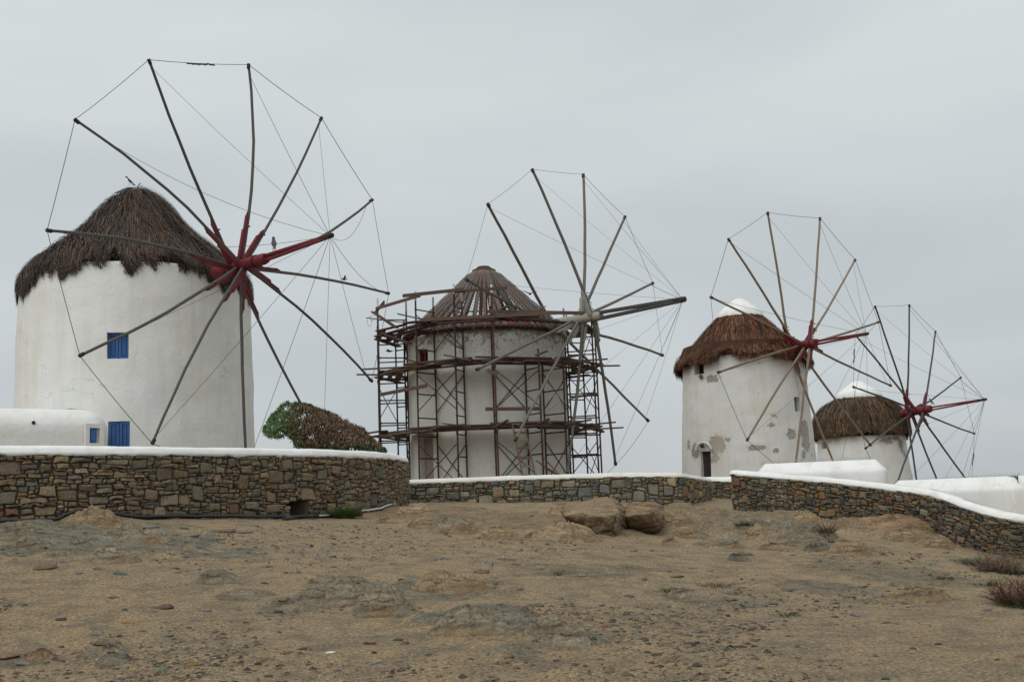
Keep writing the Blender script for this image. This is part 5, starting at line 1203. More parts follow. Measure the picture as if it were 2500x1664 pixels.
for i, (x0, y0, x1, y1, c_, lb) in enumerate([
    (1606, 1283, 1668, 1332, TAN, 'tan rock lump hard against the right of the angular boulder'), (1643, 1282, 1708, 1312, TAN, 'rounded tan rock second to the right of the boulders'), (1611, 1252, 1690, 1277, TAN, 'low tan hump above the rounded rocks, under the wall corner'),
    (1738, 1280, 1822, 1338, GRY, 'bulky grey-tan bedrock knob below the silvery tuft'), (1812, 1278, 1860, 1316, TAN, 'small tan knob in the middle of the right-hand bedrock'), (1848, 1282, 1912, 1343, TAN, 'furrowed tan bedrock block between the two knobs and the slab'), (1900, 1266, 2020, 1335, GRY, 'pale grey tilted bedrock slab below the right-hand wall'), (1954, 1306, 2028, 1346, DGR, 'dark broken rock at the right tip of the grey slab'),
    (1925, 1250, 2008, 1272, TAN, 'thin tan ledge carrying the left part of the right-hand wall'), (2090, 1268, 2286, 1306, RUS, 'long smooth tan ledge carrying the middle of the right-hand wall'), (2150, 1294, 2262, 1322, TAN, 'folded tan ledge in front of the long one, right'), (2236, 1303, 2332, 1338, TAN, 'wedge-shaped tan rock at the lowest step of the right-hand wall'), (1773, 1343, 1836, 1370, DGR, 'small dark green-grey rock standing alone below the knob'),
    (990, 1254, 1090, 1289, TAN, 'tan bedrock fold left of centre on the upper slope'), (1044, 1243, 1190, 1302, GRY, 'broad creased bedrock swell at the upper centre'), (1272, 1282, 1342, 1314, RUS, 'rusty rock loaf on the ledge left of the big boulder'), (1156, 1292, 1280, 1318, TAN, 'thin ledge running left from the rusty loaf'), (1335, 1230, 1442, 1264, TAN, 'tan hump just left of the big boulder'), (1300, 1272, 1470, 1322, TAN, 'wide bedrock apron under the big boulder'), (915, 1252, 974, 1277, TAN, 'small tan fold near the end of the white conduit'), (965, 1234, 1058, 1257, TAN, 'low tan hump at the foot of the low wall, left end'),
    (165, 1243, 308, 1282, TAN, 'smooth tan hump against the foot of the left wall'), (30, 1300, 130, 1343, GRY, 'grey bedrock block near the left edge'), (168, 1308, 228, 1334, GRY, 'small grey block right of the far-left bedrock'), (215, 1334, 345, 1374, GRY, 'dark-creased bedrock swell, lower left group'), (285, 1296, 428, 1324, GRY, 'long low bedrock back in the left group'), (258, 1280, 354, 1306, GRY, 'low grey ledge below the tan hump at left'), (120, 1350, 182, 1374, GRY, 'small half-buried rock below the left bedrock'), (436, 1317, 484, 1338, GRY, 'little pointed rock at the right end of the left bedrock'), (0, 1275, 90, 1306, GRY, 'flat bedrock shelf at the left edge under the wall'),
    (718, 1408, 856, 1462, GRY, 'upper left lobe of the grey foreground outcrop'), (790, 1420, 936, 1476, GRY, 'middle lobe of the grey foreground outcrop'), (858, 1442, 1002, 1503, GRY, 'lower right lobe of the grey foreground outcrop'), (944, 1462, 1016, 1506, DGR, 'dark broken tip of the grey foreground outcrop'), (478, 1394, 572, 1425, GRY, 'flat-topped grey rock on the left half of the slope'), (650, 1466, 745, 1492, GRY, 'low grey rock left of the foreground outcrop'),
    (236, 1548, 314, 1606, GRY, 'slanting grey slab in the near left foreground'), (226, 1586, 318, 1628, DGR, 'dark jagged rock at the foot of the slanting slab'), (60, 1582, 140, 1612, RUS, 'brown rock near the lower left corner'), (1044, 1494, 1254, 1550, GRY, 'wide grey bedrock back in the centre foreground'), (1276, 1504, 1408, 1542, GRY, 'low bedrock swell right of the wide grey back'), (1336, 1555, 1450, 1585, GRY, 'flat grey rock with green tufts, centre foreground'), (1002, 1414, 1210, 1448, TAN, 'nearly flat tan-grey bedrock sheet at mid slope'), (1186, 1590, 1256, 1620, GRY, 'small brown-grey rock over the dark green tuft'),
    (1628, 1430, 1700, 1460, GRY, 'half-buried grey stone with a green tuft at its left'), (1170, 1366, 1206, 1392, GRY, 'small upright grey rock at mid slope'), (1190, 1388, 1218, 1412, RUS, 'small rusty rock beside the upright grey one'), (2020, 1320, 2130, 1352, TAN, 'low tan rock between slab and long ledge'), (2160, 1440, 2330, 1470, TAN, 'wide low bedrock swell at the right of the slope')]):
    outcrop(x0, y0, x1, y1, c_, lb, 700 + 13 * i)
STN = []
def shard(rad, flat, seed, jag=.3):
    r_ = random.Random(seed); V = []; n = 7
    ph = [2 * PI * k / n + r_.uniform(-.3, .3) for k in range(n)]; rr_ = [r_.uniform(.65, 1.2) for _ in range(n)]; el = r_.uniform(.5, .85)
    for (k_, z) in ((.8, -.6), (1.05, .0), (.92, .55), (.5, .95)):
        for p, q in zip(ph, rr_): V.append((rad * q * k_ * math.cos(p) * (1 + r_.uniform(-jag, jag) * .3), rad * q * k_ * math.sin(p) * el, rad * flat * z * (1 + r_.uniform(-jag, jag))))
    V.append((0, 0, rad * flat * r_.uniform(.8, 1.1))); Fc = []
    for i in range(3):
        for k in range(n): Fc.append((i * n + k, i * n + (k + 1) % n, (i + 1) * n + (k + 1) % n, (i + 1) * n + k))
    for k in range(n): Fc.append((3 * n + k, 3 * n + (k + 1) % n, 4 * n))
    return np.array(V), Fc
COLS = {'brown': (.16, .115, .074), 'grey': (.17, .158, .128), 'slate': (.10, .096, .085), 'blue-grey': (.155, .152, .135), 'dark': (.06, .052, .044), 'purple': (.10, .062, .066), 'maroon': (.07, .028, .025), 'red': (.18, .05, .035), 'pale': (.32, .29, .24), 'white': (.62, .60, .55), 'orange': (.21, .115, .05)}
SL = [(110, 1387, 60, 'brown', .4), (401, 1484, 46, 'purple', .35), (280, 1610, 80, 'dark', .4), (263, 1572, 60, 'brown', .4), (98, 1599, 80, 'brown', .25), (15, 1603, 60, 'brown', .22), (467, 1624, 40, 'orange', .3), (490, 1622, 22, 'slate', .4), (628, 1622, 20, 'maroon', .5), (904, 1571, 34, 'maroon', .25), (913, 1594, 18, 'maroon', .5), (804, 1592, 24, 'white', .2), (151, 1512, 40, 'dark', .25), (280, 1459, 28, 'slate', .35), (293, 1401, 36, 'slate', .35), (191, 1399, 26, 'blue-grey', .4), (238, 1389, 22, 'brown', .5),
      (624, 1284, 24, 'grey', .4), (471, 1308, 36, 'grey', .25), (516, 1307, 26, 'grey', .5), (548, 1297, 46, 'brown', .3), (594, 1299, 40, 'brown', .2), (450, 1288, 26, 'grey', .4), (369, 1287, 40, 'grey', .25), (244, 1260, 30, 'pale', .3), (60, 1620, 40, 'blue-grey', .35), (240, 1548, 34, 'grey', .4), (310, 1521, 22, 'orange', .35), (500, 1490, 28, 'grey', .4), (680, 1494, 26, 'dark', .3), (410, 1552, 28, 'slate', .2), (390, 1640, 36, 'grey', .6), (335, 1652, 30, 'grey', .6), (645, 1424, 22, 'dark', .3), (430, 1397, 30, 'grey', .35), (780, 1360, 34, 'blue-grey', .15), (810, 1358, 28, 'slate', .15),
      (1193, 1380, 28, 'grey', .6), (1177, 1398, 38, 'brown', .5), (1346, 1341, 22, 'grey', .5), (1056, 1368, 26, 'grey', .45), (1085, 1364, 22, 'grey', .4), (1312, 1479, 34, 'slate', .4), (1364, 1461, 28, 'grey', .5), (1429, 1454, 22, 'blue-grey', .4), (1537, 1456, 26, 'slate', .4), (1574, 1416, 18, 'slate', .6), (1555, 1532, 18, 'slate', .6), (1436, 1513, 26, 'brown', .5), (1475, 1530, 20, 'red', .4), (1107, 1546, 20, 'brown', .6), (988, 1571, 22, 'brown', .6), (970, 1562, 26, 'dark', .3), (914, 1618, 28, 'blue-grey', .25), (1580, 1593, 16, 'dark', .5), (1600, 1598, 28, 'dark', .25), (1530, 1647, 24, 'brown', .7), (1490, 1640, 24, 'brown', .6), (1224, 1604, 60, 'brown', .25), (1662, 1442, 66, 'grey', .4),
      (1235, 1365, 44, 'slate', .12), (1260, 1378, 26, 'brown', .3), (1205, 1425, 30, 'slate', .3), (980, 1415, 16, 'maroon', .4), (1268, 1440, 18, 'slate', .4), (1340, 1405, 30, 'brown', .3), (1420, 1405, 34, 'grey', .3), (1620, 1395, 40, 'slate', .15),
      (2097, 1430, 50, 'grey', .25), (2117, 1447, 34, 'grey', .5), (2146, 1457, 28, 'grey', .5), (2070, 1455, 38, 'brown', .3), (1815, 1354, 44, 'slate', .25), (1811, 1364, 34, 'blue-grey', .25), (1627, 1357, 26, 'blue-grey', .35), (1692, 1387, 26, 'blue-grey', .25), (1731, 1395, 24, 'brown', .3), (1651, 1406, 36, 'slate', .15), (1784, 1446, 28, 'grey', .5), (1921, 1442, 24, 'slate', .4), (1886, 1473, 24, 'slate', .3), (1941, 1499, 30, 'dark', .4), (1717, 1479, 40, 'grey', .3), (1870, 1518, 40, 'blue-grey', .25), (1894, 1515, 34, 'blue-grey', .35), (2101, 1502, 54, 'blue-grey', .2), (2046, 1612, 26, 'brown', .35), (2289, 1573, 18, 'maroon', .5), (2229, 1583, 18, 'dark', .4), (2138, 1602, 14, 'slate', .6), (1947, 1579, 14, 'slate', .7),
      (1800, 1579, 26, 'dark', .35), (1647, 1614, 28, 'brown', .4), (1770, 1608, 22, 'dark', .3), (2137, 1375, 16, 'brown', .7), (2229, 1365, 12, 'dark', .7), (2434, 1610, 18, 'dark', .4), (2031, 1657, 26, 'brown', .5), (2265, 1375, 30, 'grey', .2), (2310, 1350, 20, 'brown', .4), (2240, 1352, 24, 'brown', .3), (2150, 1350, 26, 'brown', .3), (1930, 1553, 20, 'slate', .3), (2490, 1603, 20, 'brown', .5), (2410, 1490, 30, 'slate', .2), (1700, 1543, 30, 'slate', .25), (1835, 1537, 26, 'dark', .3), (1840, 1560, 30, 'brown', .3), (2165, 1657, 24, 'dark', .4), (2120, 1660, 18, 'grey', .4)]
XN = ['far left', 'left', 'left of centre', 'centre', 'right of centre', 'right', 'far right']; YN = ['on the upper slope', 'midway down the slope', 'in the foreground', 'at the near edge']
cnt = {}
for (x, y, w_, cn, fl) in SL:
    key = (cn, 'large' if w_ >= 45 else 'mid-sized' if w_ >= 28 else 'small', 'flat' if fl < .3 else 'chunky', XN[min(6, int(x / 2500 * 7))], YN[0 if y < 1370 else 1 if y < 1460 else 2 if y < 1570 else 3])
    cnt.setdefault(key, []).append((x, y, w_, cn, fl))
sid = 0
for key, its in cnt.items():
    its.sort()
    for i, (x, y, w_, cn, fl) in enumerate(its):
        sid += 1; p = gp(x, y); rad = w_ * .5 / F * p[1] * 1.05; V, Fc = shard(rad, fl * .9, 1000 + sid); an_ = random.uniform(-.5, .5) + (PI if random.random() < .5 else 0); ca, sa = math.cos(an_), math.sin(an_); tl = random.uniform(-.15, .15)
        V = np.stack([V[:, 0] * ca - V[:, 1] * sa, V[:, 0] * sa + V[:, 1] * ca, V[:, 2] + V[:, 0] * tl + rad * fl * .08], 1) + p
        c = tuple(q * random.uniform(.9, 1.15) for q in COLS[cn]); o = npmesh('loose_stone', V, Fc, M_STONE, None, col=np.array([c] * len(V)))
        pos = ('' if len(its) == 1 else ('leftmost ' if i == 0 else 'rightmost ' if i == len(its) - 1 else 'middle ')) 
        tag(o, f'{pos}{key[1]} {key[2]} {cn} stone {key[4]}, {key[3]}'.replace('left of centre', 'centre-left').replace('right of centre', 'centre-right'), 'stone', 'loose stones on the slope'); center(o)
# gravel: too much of it to count
def gravel(name, n, smin, smax, label, seed, cols, dens=.5):
    r_ = np.random.default_rng(seed); px = r_.uniform(-60, 2560, n * 3); py = 1285 + (1700 - 1285) * r_.random(n * 3) ** .85
    dd = r_.uniform(5.6, 19, n * 3) ** 1.0; yw = 5.4 * (21 / 5.4) ** r_.random(n * 3); xw = (r_.random(n * 3) - .5) * 1.0 * (yw + 1)
    k = fbm(xw * .8, yw * .5, seed, 3) + .25 * (r_.random(n * 3)) ; keep = k > np.quantile(k, .667); xw, yw = xw[keep][:n], yw[keep][:n]
    Z, rm, _ = gfull(xw, yw, True); keep = (rm < .5) | (r_.random(len(xw)) < .35); xw, yw, Z = xw[keep], yw[keep], Z[keep]; n = len(xw)
    sc = smin * (smax / smin) ** (r_.random(n) ** 2.6); base = []
    for s in range(10):
        V, Fc = shard(1., .32, 5000 + s); base.append(V)
    tri = []
    for f in Fc: tri += [f] if len(f) == 4 else [(f[0], f[1], f[2], f[2])]
    VV = []; FF = []; CC = []
    tri = np.array([t for t in Fc if len(t) == 4]); nv = len(base[0]); ca_ = np.array(cols)
    B = np.array(base)[r_.integers(0, 10, n)]; an_ = r_.uniform(0, 2 * PI, n); c_, s_ = np.cos(an_)[:, None], np.sin(an_)[:, None]; hf = r_.uniform(.5, 1.5, n)[:, None]
    X = (B[:, :, 0] * c_ - B[:, :, 1] * s_) * sc[:, None] + xw[:, None]; Y = (B[:, :, 0] * s_ + B[:, :, 1] * c_) * sc[:, None] + yw[:, None]; Zz = B[:, :, 2] * hf * sc[:, None] + Z[:, None] + sc[:, None] * .02
    V = np.stack([X, Y, Zz], -1).reshape(-1, 3); Fa = (tri[None] + (np.arange(n) * nv)[:, None, None]).reshape(-1, 4)
    topf = np.array([[3 * 7 + k, 3 * 7 + (k + 1) % 7, 28, 28] for k in range(7)])
    C = np.repeat(ca_[r_.integers(0, len(ca_), n)] * r_.uniform(.7, 1.35, n)[:, None], nv, 0)
    me_faces = Fa
    o = npmesh(name, V, me_faces, M_STONE, None, col=C); tag(o, label, kind='stuff'); return o
gravel('gravel', 26000, .005, .040, 'dark and rusty slate chips strewn over the sandy ground', 31, [(.095, .085, .07), (.14, .105, .07), (.07, .06, .05), (.18, .14, .095), (.12, .118, .10), (.17, .11, .07), (.21, .18, .135), (.20, .16, .11)])
gravel('grit', 26000, .003, .009, 'coarse sand grains and grit on the slope', 57, [(.34, .28, .19), (.13, .105, .075), (.48, .44, .36), (.08, .07, .058), (.29, .22, .14), (.22, .18, .13)])

# ------------------------------------------------------------------ pipes, brick planter, plants
def wd(px): return float(np.interp(px, [q[0] for q in W1P], [q[1] for q in W1P]))
def foot_line(L_, off, lift):
    P = []
    for x in np.linspace(L_[0][0], L_[-1][0], 60):
        o_ = np.interp(x, [q[0] for q in L_], [q[1] for q in L_]); d = wd(x) - off - o_; p = at(x, 1250, d); P.append(np.array([p[0], d, float(gfull(np.array([p[0]]), np.array([d]))[0]) + lift]))
    return P
def ground_line(L_, r, lift):
    P = []
    for k in range(len(L_) - 1):
        for q in np.linspace(0, 1, 6)[:-1]: P.append((L_[k][0] * (1 - q) + L_[k + 1][0] * q, L_[k][1] * (1 - q) + L_[k + 1][1] * q))
    P.append(L_[-1]); K = []
    for x, y in P: p = gp(x, y); K.append(p + np.array([0, 0, r * .6 + lift]))
    K = np.array(K); S2 = K.copy(); S2[1:-1] = (K[:-2] + K[1:-1] * 2 + K[2:]) / 4
    return list(S2)
Pq = foot_line([(-60, .3), (60, .25), (180, .1), (240, .0), (290, -.02), (330, .05), (420, .12), (520, .1), (640, .16), (690, .02), (720, .1), (800, .0)], .12, .05)
mb = MB(); mb.tube(Pq, .028, 8); o = mb.build('black_pipe', M_BLACK, None, smooth=True); tag(o, 'long black plastic hose snaking along the foot of the left stone wall', 'pipe'); center(o)
mb = MB(); mb.tube(ground_line([(694, 1270), (760, 1262), (820, 1252)], .05, .0), .045, 8); o = mb.build('black_pipe', M_BLACK, None, smooth=True); tag(o, 'short thick black pipe half buried beside the brick planter', 'pipe'); center(o)
mb = MB(); mb.tube(foot_line([(770, .0), (850, .25), (890, .0), (925, .35), (955, .1), (985, .0)], .14, .05), .017, 6); o = mb.build('white_pipe', M_WHITEP, None, smooth=True); tag(o, 'thin white conduit running along the base of the curved wall end', 'pipe'); center(o)
pd = wd(838) - .42; pq = at(838, 1250, pd); pq[2] = float(gfull(np.array([pq[0]]), np.array([pq[1]]))[0])
pl = thing('planter', tuple(pq), 'low broken red brick edging at the foot of the wall, behind a green tuft', 'planter')
M_BRK = mat_simple('brick_red', (.15, .042, .032), .9, .4, 9, bump=.6)
for i, (dx, dy, zc, a) in enumerate([(-.24, .0, .04, .1), (.0, .04, .04, .0), (.24, .02, .04, -.1), (-.2, .03, .125, .05), (.22, .0, .12, -.2), (.02, .08, .12, .1)]):
    mb = MB(); mb.box(pq + np.array([dx, dy, zc]), .225, .10, .08, (math.cos(a), math.sin(a), 0), (-math.sin(a), math.cos(a), 0), (0, 0, 1), (random.uniform(.8, 1.2),) * 3); mb.build('brick', M_BRK, pl)

def tuft(name, p, rad, h, n, cols, seed, label, cat, lean=.5, wid=.006, curl=.5, kind=None, segs=3, stems=False):
    r_ = np.random.default_rng(seed); a = r_.uniform(0, 2 * PI, n); q = np.sqrt(r_.random(n)); bx_ = p[0] + rad * .5 * q * np.cos(a); by_ = p[1] + rad * .5 * q * np.sin(a)
    dir_ = np.stack([np.cos(a) * lean * q + r_.normal(0, .2, n), np.sin(a) * lean * q + r_.normal(0, .2, n), np.ones(n)], 1); dir_ /= np.linalg.norm(dir_, axis=1)[:, None]
    L_ = h * r_.uniform(.5, 1.1, n); V = []; 
    wv = np.stack([-np.sin(a + r_.normal(0, .6, n)), np.cos(a), 0 * a], 1) * (wid * r_.uniform(.6, 1.3, n))[:, None]
    B = np.stack([bx_, by_, np.full(n, p[2] - .02)], 1); rows = []
    for k in range(segs + 1):
        s = k / segs; c_ = B + dir_ * (L_ * s)[:, None]; c_[:, :2] += (dir_[:, :2] * (curl * L_ * s * s)[:, None]); c_[:, 2] -= curl * .35 * L_ * s * s
        wk = wv * (1 - .8 * s); rows += [c_ - wk, c_ + wk]
    V = np.stack(rows, 1); m_ = V.shape[1]; V = V.reshape(-1, 3); b = np.arange(n)[:, None] * m_
    Fc = np.concatenate([b + np.array([[2 * k, 2 * k + 1, 2 * k + 3, 2 * k + 2]]) for k in range(segs)]); ca_ = np.array(cols); C = np.repeat(ca_[r_.integers(0, len(ca_), n)] * r_.uniform(.6, 1.4, n)[:, None], m_, 0)
    o = npmesh(name, V, Fc, M_LEAF, None, col=C); tag(o, label, cat); center(o); return o
GR = [(.055, .11, .033), (.08, .14, .045), (.11, .15, .06), (.04, .075, .03)]
SG = [(.07, .10, .075), (.10, .13, .10), (.05, .075, .055)]
DRY = [(.16, .10, .065), (.11, .068, .045), (.24, .17, .11), (.12, .06, .045)]
tuft('grass_tuft', pq + np.array([.06, -.3, 0]), .34, .34, 800, GR, 1, 'bushy green tuft growing in front of the red bricks', 'plant', lean=.8, wid=.006, curl=.7)
for i, (x, y, r_, h_, n_, cs, lb) in enumerate([
    (1243, 1316, .18, .07, 120, GR, 'green tuft on the bedrock ledge left of the boulders'), (1301, 1258, .10, .05, 60, GR, 'tiny green sprig above the bedrock ledge'), (1318, 1389, .18, .05, 110, GR, 'low green tuft among slate stones at the middle of the slope'), (1362, 1400, .12, .07, 90, GR, 'small dark green sprig right of the middle slate stones'),
    (1630, 1442, .22, .08, 220, GR, 'green tuft against the left end of a half-buried grey stone'), (1818, 1280, .26, .11, 260, SG, 'silvery green tuft on top of the brown bedrock knob'), (1920, 1500, .2, .06, 160, GR, 'low green tuft beside the dark stone, right half'), (2300, 1408, .22, .06, 140, GR, 'thin green tuft on the slope left of the bushes'),
    (2352, 1370, .36, .10, 320, GR, 'low green patch left of the silvery bush'), (2398, 1378, .46, .18, 520, SG, 'silvery blue-green bush below the right-hand wall'), (1382, 1580, .14, .05, 120, GR, 'green tuft on the flat foreground rock'), (1228, 1612, .12, .04, 80, GR, 'dark green tuft under the brown foreground slab'), (1452, 1624, .09, .03, 60, GR, 'very small green tuft near the lower edge'),
    (1462, 1583, .06, .03, 50, GR, 'tiny green tuft right of the flat foreground rock'), (985, 1513, .2, .03, 120, GR, 'mossy green patch at the foot of the grey outcrop'), (2025, 1322, .14, .08, 90, GR, 'bright green sprig at the foot of the dark rock'), (1740, 1428, .3, .08, 200, DRY, 'dry reddish tuft in the middle of the right slope'), (2018, 1298, .26, .25, 160, DRY, 'thin dry weed standing behind the dark rock'),
    (2410, 1422, .5, .07, 260, GR, 'trailing dark green weeds below the dry bush'), (115, 1335, .12, .04, 70, GR, 'tiny green sprig on the left bedrock'), (58, 1262, .12, .09, 50, GR, 'little yellow-green weed at the foot of the wall, far left'), (1898, 1462, .2, .05, 120, DRY, 'small dry brown tuft left of the slate stones')]):
    tuft('grass_tuft', gp(x, y), r_, h_, n_, cs, 20 + i, lb, 'plant', lean=.9, wid=.005 if h_ < .15 else .006, curl=.6)
def bush(p, rx, h_, n, cols, seed, label, low=None):
    rd_ = thing('dry_bush', tuple(p), label, 'bush'); random.seed(seed); mb = MB()
    for k in range(n):
        a = random.uniform(0, 2 * PI); e_ = random.uniform(.1, 2.2); q = p + np.array([rx * .3 * math.cos(a), rx * .3 * math.sin(a), -.03]); P = [q]; d = np.array([math.cos(a) * e_, math.sin(a) * e_, 1.3]); 
        for s in range(4): d = nrm(d + np.array([random.gauss(0, .5), random.gauss(0, .5), random.gauss(0, .3)])); P.append(P[-1] + d * h_ * .26)
        mb.tube(P, [.004, .0035, .003, .0022, .0012], 3, tuple(c * random.uniform(.6, 1.4) for c in random.choice(cols)), cap=False)
    tag(mb.build('twigs', M_LEAF, rd_), kind='stuff')
    if low:
        o = tuft('leaves', p + np.array([0, -.1, 0]), rx * 1.5, h_ * .4, 500, low, seed, '', '', lean=1., wid=.006)
        loc = np.array(o.location); o.parent = rd_; o.location = loc - np.array(rd_.location); tag(o, kind='stuff')
bush(gp(2440, 1396), .36, .34, 300, DRY, 5, 'tangled dry brown bush in front of the right-hand wall', SG)
bush(gp(2492, 1476), .30, .34, 300, [(.11, .045, .035), (.15, .08, .055), (.07, .035, .028)], 6, 'reddish dry bush with green leaves at the right edge', GR)

# ------------------------------------------------------------------ wind-bent shrub behind the left wall
random.seed(5); r5 = np.random.default_rng(5)
zz5 = lambda x, y: (630 + x / 7.14, 960 + y / 7.14)
TOPO = [zz5(*q) for q in [(120, 610), (200, 430), (350, 290), (430, 185), (600, 175), (860, 215), (1000, 270), (1300, 375), (1600, 530), (1850, 650), (1960, 800), (2080, 870), (2220, 1000)]]
BOTO = [zz5(*q) for q in [(120, 640), (170, 730), (350, 760), (520, 720), (600, 780), (700, 830), (640, 900), (900, 960), (1300, 980), (1700, 1000), (2220, 1010)]]
def yat(Pl, x): return np.interp(x, [p[0] for p in Pl], [p[1] for p in Pl])
sh = thing('shrub', tuple(at(800, 1110, 28.6)), 'wind-bent shrub behind the curved wall, green at its left end and dead brown beyond', 'shrub')
def dsh(x): return 28.0 + (x - 650) / 280 * 1.6
mb = MB(); b0 = at(810, 1120, dsh(810))
for k in range(46):
    x = random.uniform(690, 925); xt = x + random.uniform(-30, 10); y = yat(TOPO, xt) + random.uniform(4, 40); a = at(x * .55 + 810 * .45, 1125, dsh(x) + random.uniform(-.4, .4)); b = at(xt, y, dsh(x) + random.uniform(-.4, .4)); mb.tube([a, (a + b) / 2 + np.array([.05, 0, -.05]), b], [.022, .015, .006], 4, random.choice([(.13, .09, .065), (.09, .06, .045)]))
for k in range(7):
    x = random.uniform(655, 720); y = random.uniform(1000, 1055); a = at(740, 1085, dsh(740)); b = at(x, y, dsh(x)); mb.tube([a, (a + b) / 2 + np.array([0, 0, -.06]), b], [.03, .02, .008], 4, (.10, .08, .06))
for k in range(150):
    x = random.uniform(715, 932); t_ = yat(TOPO, x); d = dsh(x) + random.uniform(-.3, .5); a = at(x + random.uniform(-2, 2), t_ + 14, d); b = at(x + random.uniform(-3, 2), t_ - random.uniform(-3, 6), d); cl_ = random.choice([(.19, .105, .068), (.14, .075, .05), (.10, .11, .045)])
    mb.tube([a, (a * .4 + b * .6), b], [.006, .022, .006], 4, cl_)
mb.build('branches', M_LEAF, sh)
def leaves(name, n, xr, cols, kindf, lw, ll, updir):
    P = []; tries = 0
    while len(P) < n and tries < n * 40:
        tries += 1; x = random.uniform(*xr); t, b = yat(TOPO, x), yat(BOTO, x); y = random.uniform(t - 1 - 9 * fbm(np.array([x * .35]), np.array([3.]), 71, 2)[0] * (1 if x > 700 else .6) + 4, b + 4)
        if name == 'dead_leaves' and random.random() > (x - 690) / 40: continue
        if y > kindf(x)[1] or y < kindf(x)[0]: continue
        th = max(.06, min(1, (y - t) / 30.)) * .55; d = dsh(x) + random.uniform(-1, 1) * th * (1.3 if random.random() < .5 else 1)
        cl = fbm(np.array([x * .06]), np.array([y * .07]), 61, 3)[0]
        if cl < .40 and random.random() < .85: continue
        P.append((at(x, y, d), cl))
    n = len(P); C0 = np.array([p for p, _ in P]); cl = np.array([c for _, c in P]); d = r5.normal(0, 1, (n, 3)) * .7 + np.array(updir); d /= np.linalg.norm(d, axis=1)[:, None]; w_ = np.cross(d, r5.normal(0, 1, (n, 3))); w_ /= np.linalg.norm(w_, axis=1)[:, None]
    L_ = (ll * r5.uniform(.6, 1.3, n))[:, None]; W_ = (lw * r5.uniform(.7, 1.3, n))[:, None]
    V = np.stack([C0, C0 + d * L_ * .5 + w_ * W_, C0 + d * L_, C0 + d * L_ * .5 - w_ * W_], 1).reshape(-1, 3); Fc = (np.arange(n) * 4)[:, None] + np.array([[0, 1, 2, 3]]); ca_ = np.array(cols)
    C = np.repeat(ca_[r5.integers(0, len(ca_), n)] * r5.uniform(.55, 1.5, n)[:, None], 4, 0); tag(npmesh(name, V, Fc, M_LEAF, sh, col=C), kind='stuff')
leaves('green_leaves', 5600, (646, 742), [(.08, .155, .055), (.10, .18, .065), (.055, .11, .045), (.14, .21, .075)], lambda x: (0, 2000), .012, .085, (-.4, 0, .35))
leaves('green_leaves', 2600, (720, 760), [(.045, .085, .035), (.07, .12, .04), (.03, .06, .028)], lambda x: (0, yat(TOPO, x) + 9), .012, .08, (-.2, 0, .6))
leaves('dead_leaves', 15000, (692, 935), [(.14, .075, .050), (.19, .105, .068), (.09, .052, .036), (.16, .092, .06), (.24, .165, .11), (.10, .11, .045)], lambda x: (yat(TOPO, x) + (7 if x < 750 else 0), 1092), .011, .10, (0, 0, 1.3))
leaves('low_green_leaves', 3800, (718, 940), [(.045, .085, .03), (.07, .12, .035), (.035, .06, .025)], lambda x: (yat(BOTO, x) - 13 + (4 if x < 800 else 0), 1110), .012, .08, (0, 0, .7))

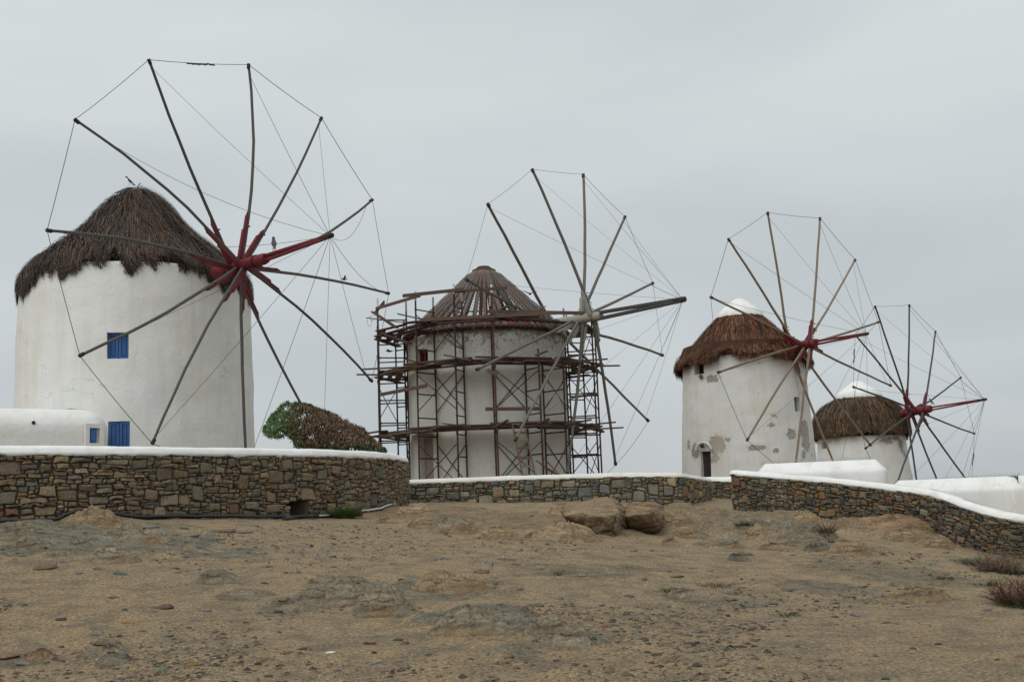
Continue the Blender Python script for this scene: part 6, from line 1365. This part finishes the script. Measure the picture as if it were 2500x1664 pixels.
# ------------------------------------------------------------------ birds
def bird(p, s, face, label, cols, wings=0.):
    """one continuous lathe-like body with beak and tail; wings spread when flying"""
    f = nrm(np.array([face[0], face[1], 0.])); sd_ = np.array([-f[1], f[0], 0]); up = np.array([0, 0, 1.])
    if wings: axis = [(-.62, .02, .015, .05), (-.35, .0, .05, .08), (-.1, .0, .13, .12), (.15, .0, .15, .13), (.36, .04, .09, .09), (.48, .06, .10, .10), (.58, .06, .05, .05), (.70, .05, .008, .01)]
    else: axis = [(-.62, -.30, .03, .08), (-.40, -.12, .07, .08), (-.2, .05, .15, .16), (.02, .2, .19, .18), (.16, .38, .15, .13), (.22, .52, .11, .10), (.30, .62, .115, .11), (.40, .64, .06, .06), (.54, .60, .012, .015)]
    V = []; Fc = []; n = 9
    for (u_, z_, h_, w_) in axis:
        for k in range(n): t = 2 * PI * k / n; V.append(p + s * (f * u_ + up * (z_ + .35 * (not wings)) + sd_ * w_ * math.cos(t) + up * h_ * math.sin(t)))
    for i in range(len(axis) - 1):
        for k in range(n): Fc.append((i * n + k, i * n + (k + 1) % n, (i + 1) * n + (k + 1) % n, (i + 1) * n + k))
    Fc.append(tuple(range(n))); Fc.append(tuple(range((len(axis) - 1) * n, len(axis) * n)))
    if wings:
        for sg in (-1, 1):
            o = len(V); W = [(.2, .1, .0), (-.15, .1, .0), (.28, .55, .35 * wings), (-.05, .55, .33 * wings), (.05, 1.15, .5 * wings), (-.12, 1.0, .42 * wings)]
            for th in (.02, -.02):
                for (u_, v_, z_) in W: V.append(p + s * (f * u_ + sd_ * sg * v_ + up * (z_ + th)))
            Fc += [(o, o + 2, o + 3, o + 1), (o + 2, o + 4, o + 5, o + 3), (o + 6, o + 7, o + 9, o + 8), (o + 8, o + 9, o + 11, o + 10), (o, o + 6, o + 8, o + 2), (o + 2, o + 8, o + 10, o + 4), (o + 1, o + 3, o + 9, o + 7), (o + 3, o + 5, o + 11, o + 9), (o + 4, o + 10, o + 11, o + 5)]
    else:
        for sg in (-1, 1):
            o = len(V); q = p + s * (sd_ * sg * .07 + f * .02)
            for zz_ in (0, .28):
                for k in range(4): t = PI / 2 * k; V.append(q + s * (up * zz_ + .018 * (f * math.cos(t) + sd_ * math.sin(t))))
            Fc += [(o + k, o + (k + 1) % 4, o + 4 + (k + 1) % 4, o + 4 + k) for k in range(4)]
    o = npmesh('bird', V, Fc, M_BIRD, None, col=np.array([cols] * len(V)), smooth=True); tag(o, label, 'bird'); center(o)
bird(at(316, 452, D1 * .965), .27, (-1, -.3), 'black crow perched on the tip of the largest thatched roof', (.012, .014, .018))
a1 = R1['hub'] + R1['a'] * .6; q = a1 + (R1['bow'] - a1) * .26 + np.array([0, 0, .10]); bird(q, .42, (-.3, 1), 'brown-grey pigeon sitting on the red bowsprit of the nearest mill', (.075, .055, .055))
a4 = R4['hub']; q = a4 + (R4['bow'] - a4) * .22 + np.array([0, 0, .17]); bird(q, .36, (-.4, 1), 'dark pigeon sitting on the red bowsprit of the farthest mill', (.05, .045, .045))
bird(at(839, 682, 30), .16, (1, .4), 'small bird in flight between the nearest mill and the scaffolded one', (.05, .05, .045), 1.)
bird(at(1295, 717, 38), .25, (-.3, .9), 'dark swallow flying just left of the cream axle', (.03, .03, .03), .8)
bird(at(952, 857, 46), .28, (-1, .2), 'small grey bird gliding by the left scaffold posts', (.06, .06, .06), .3)
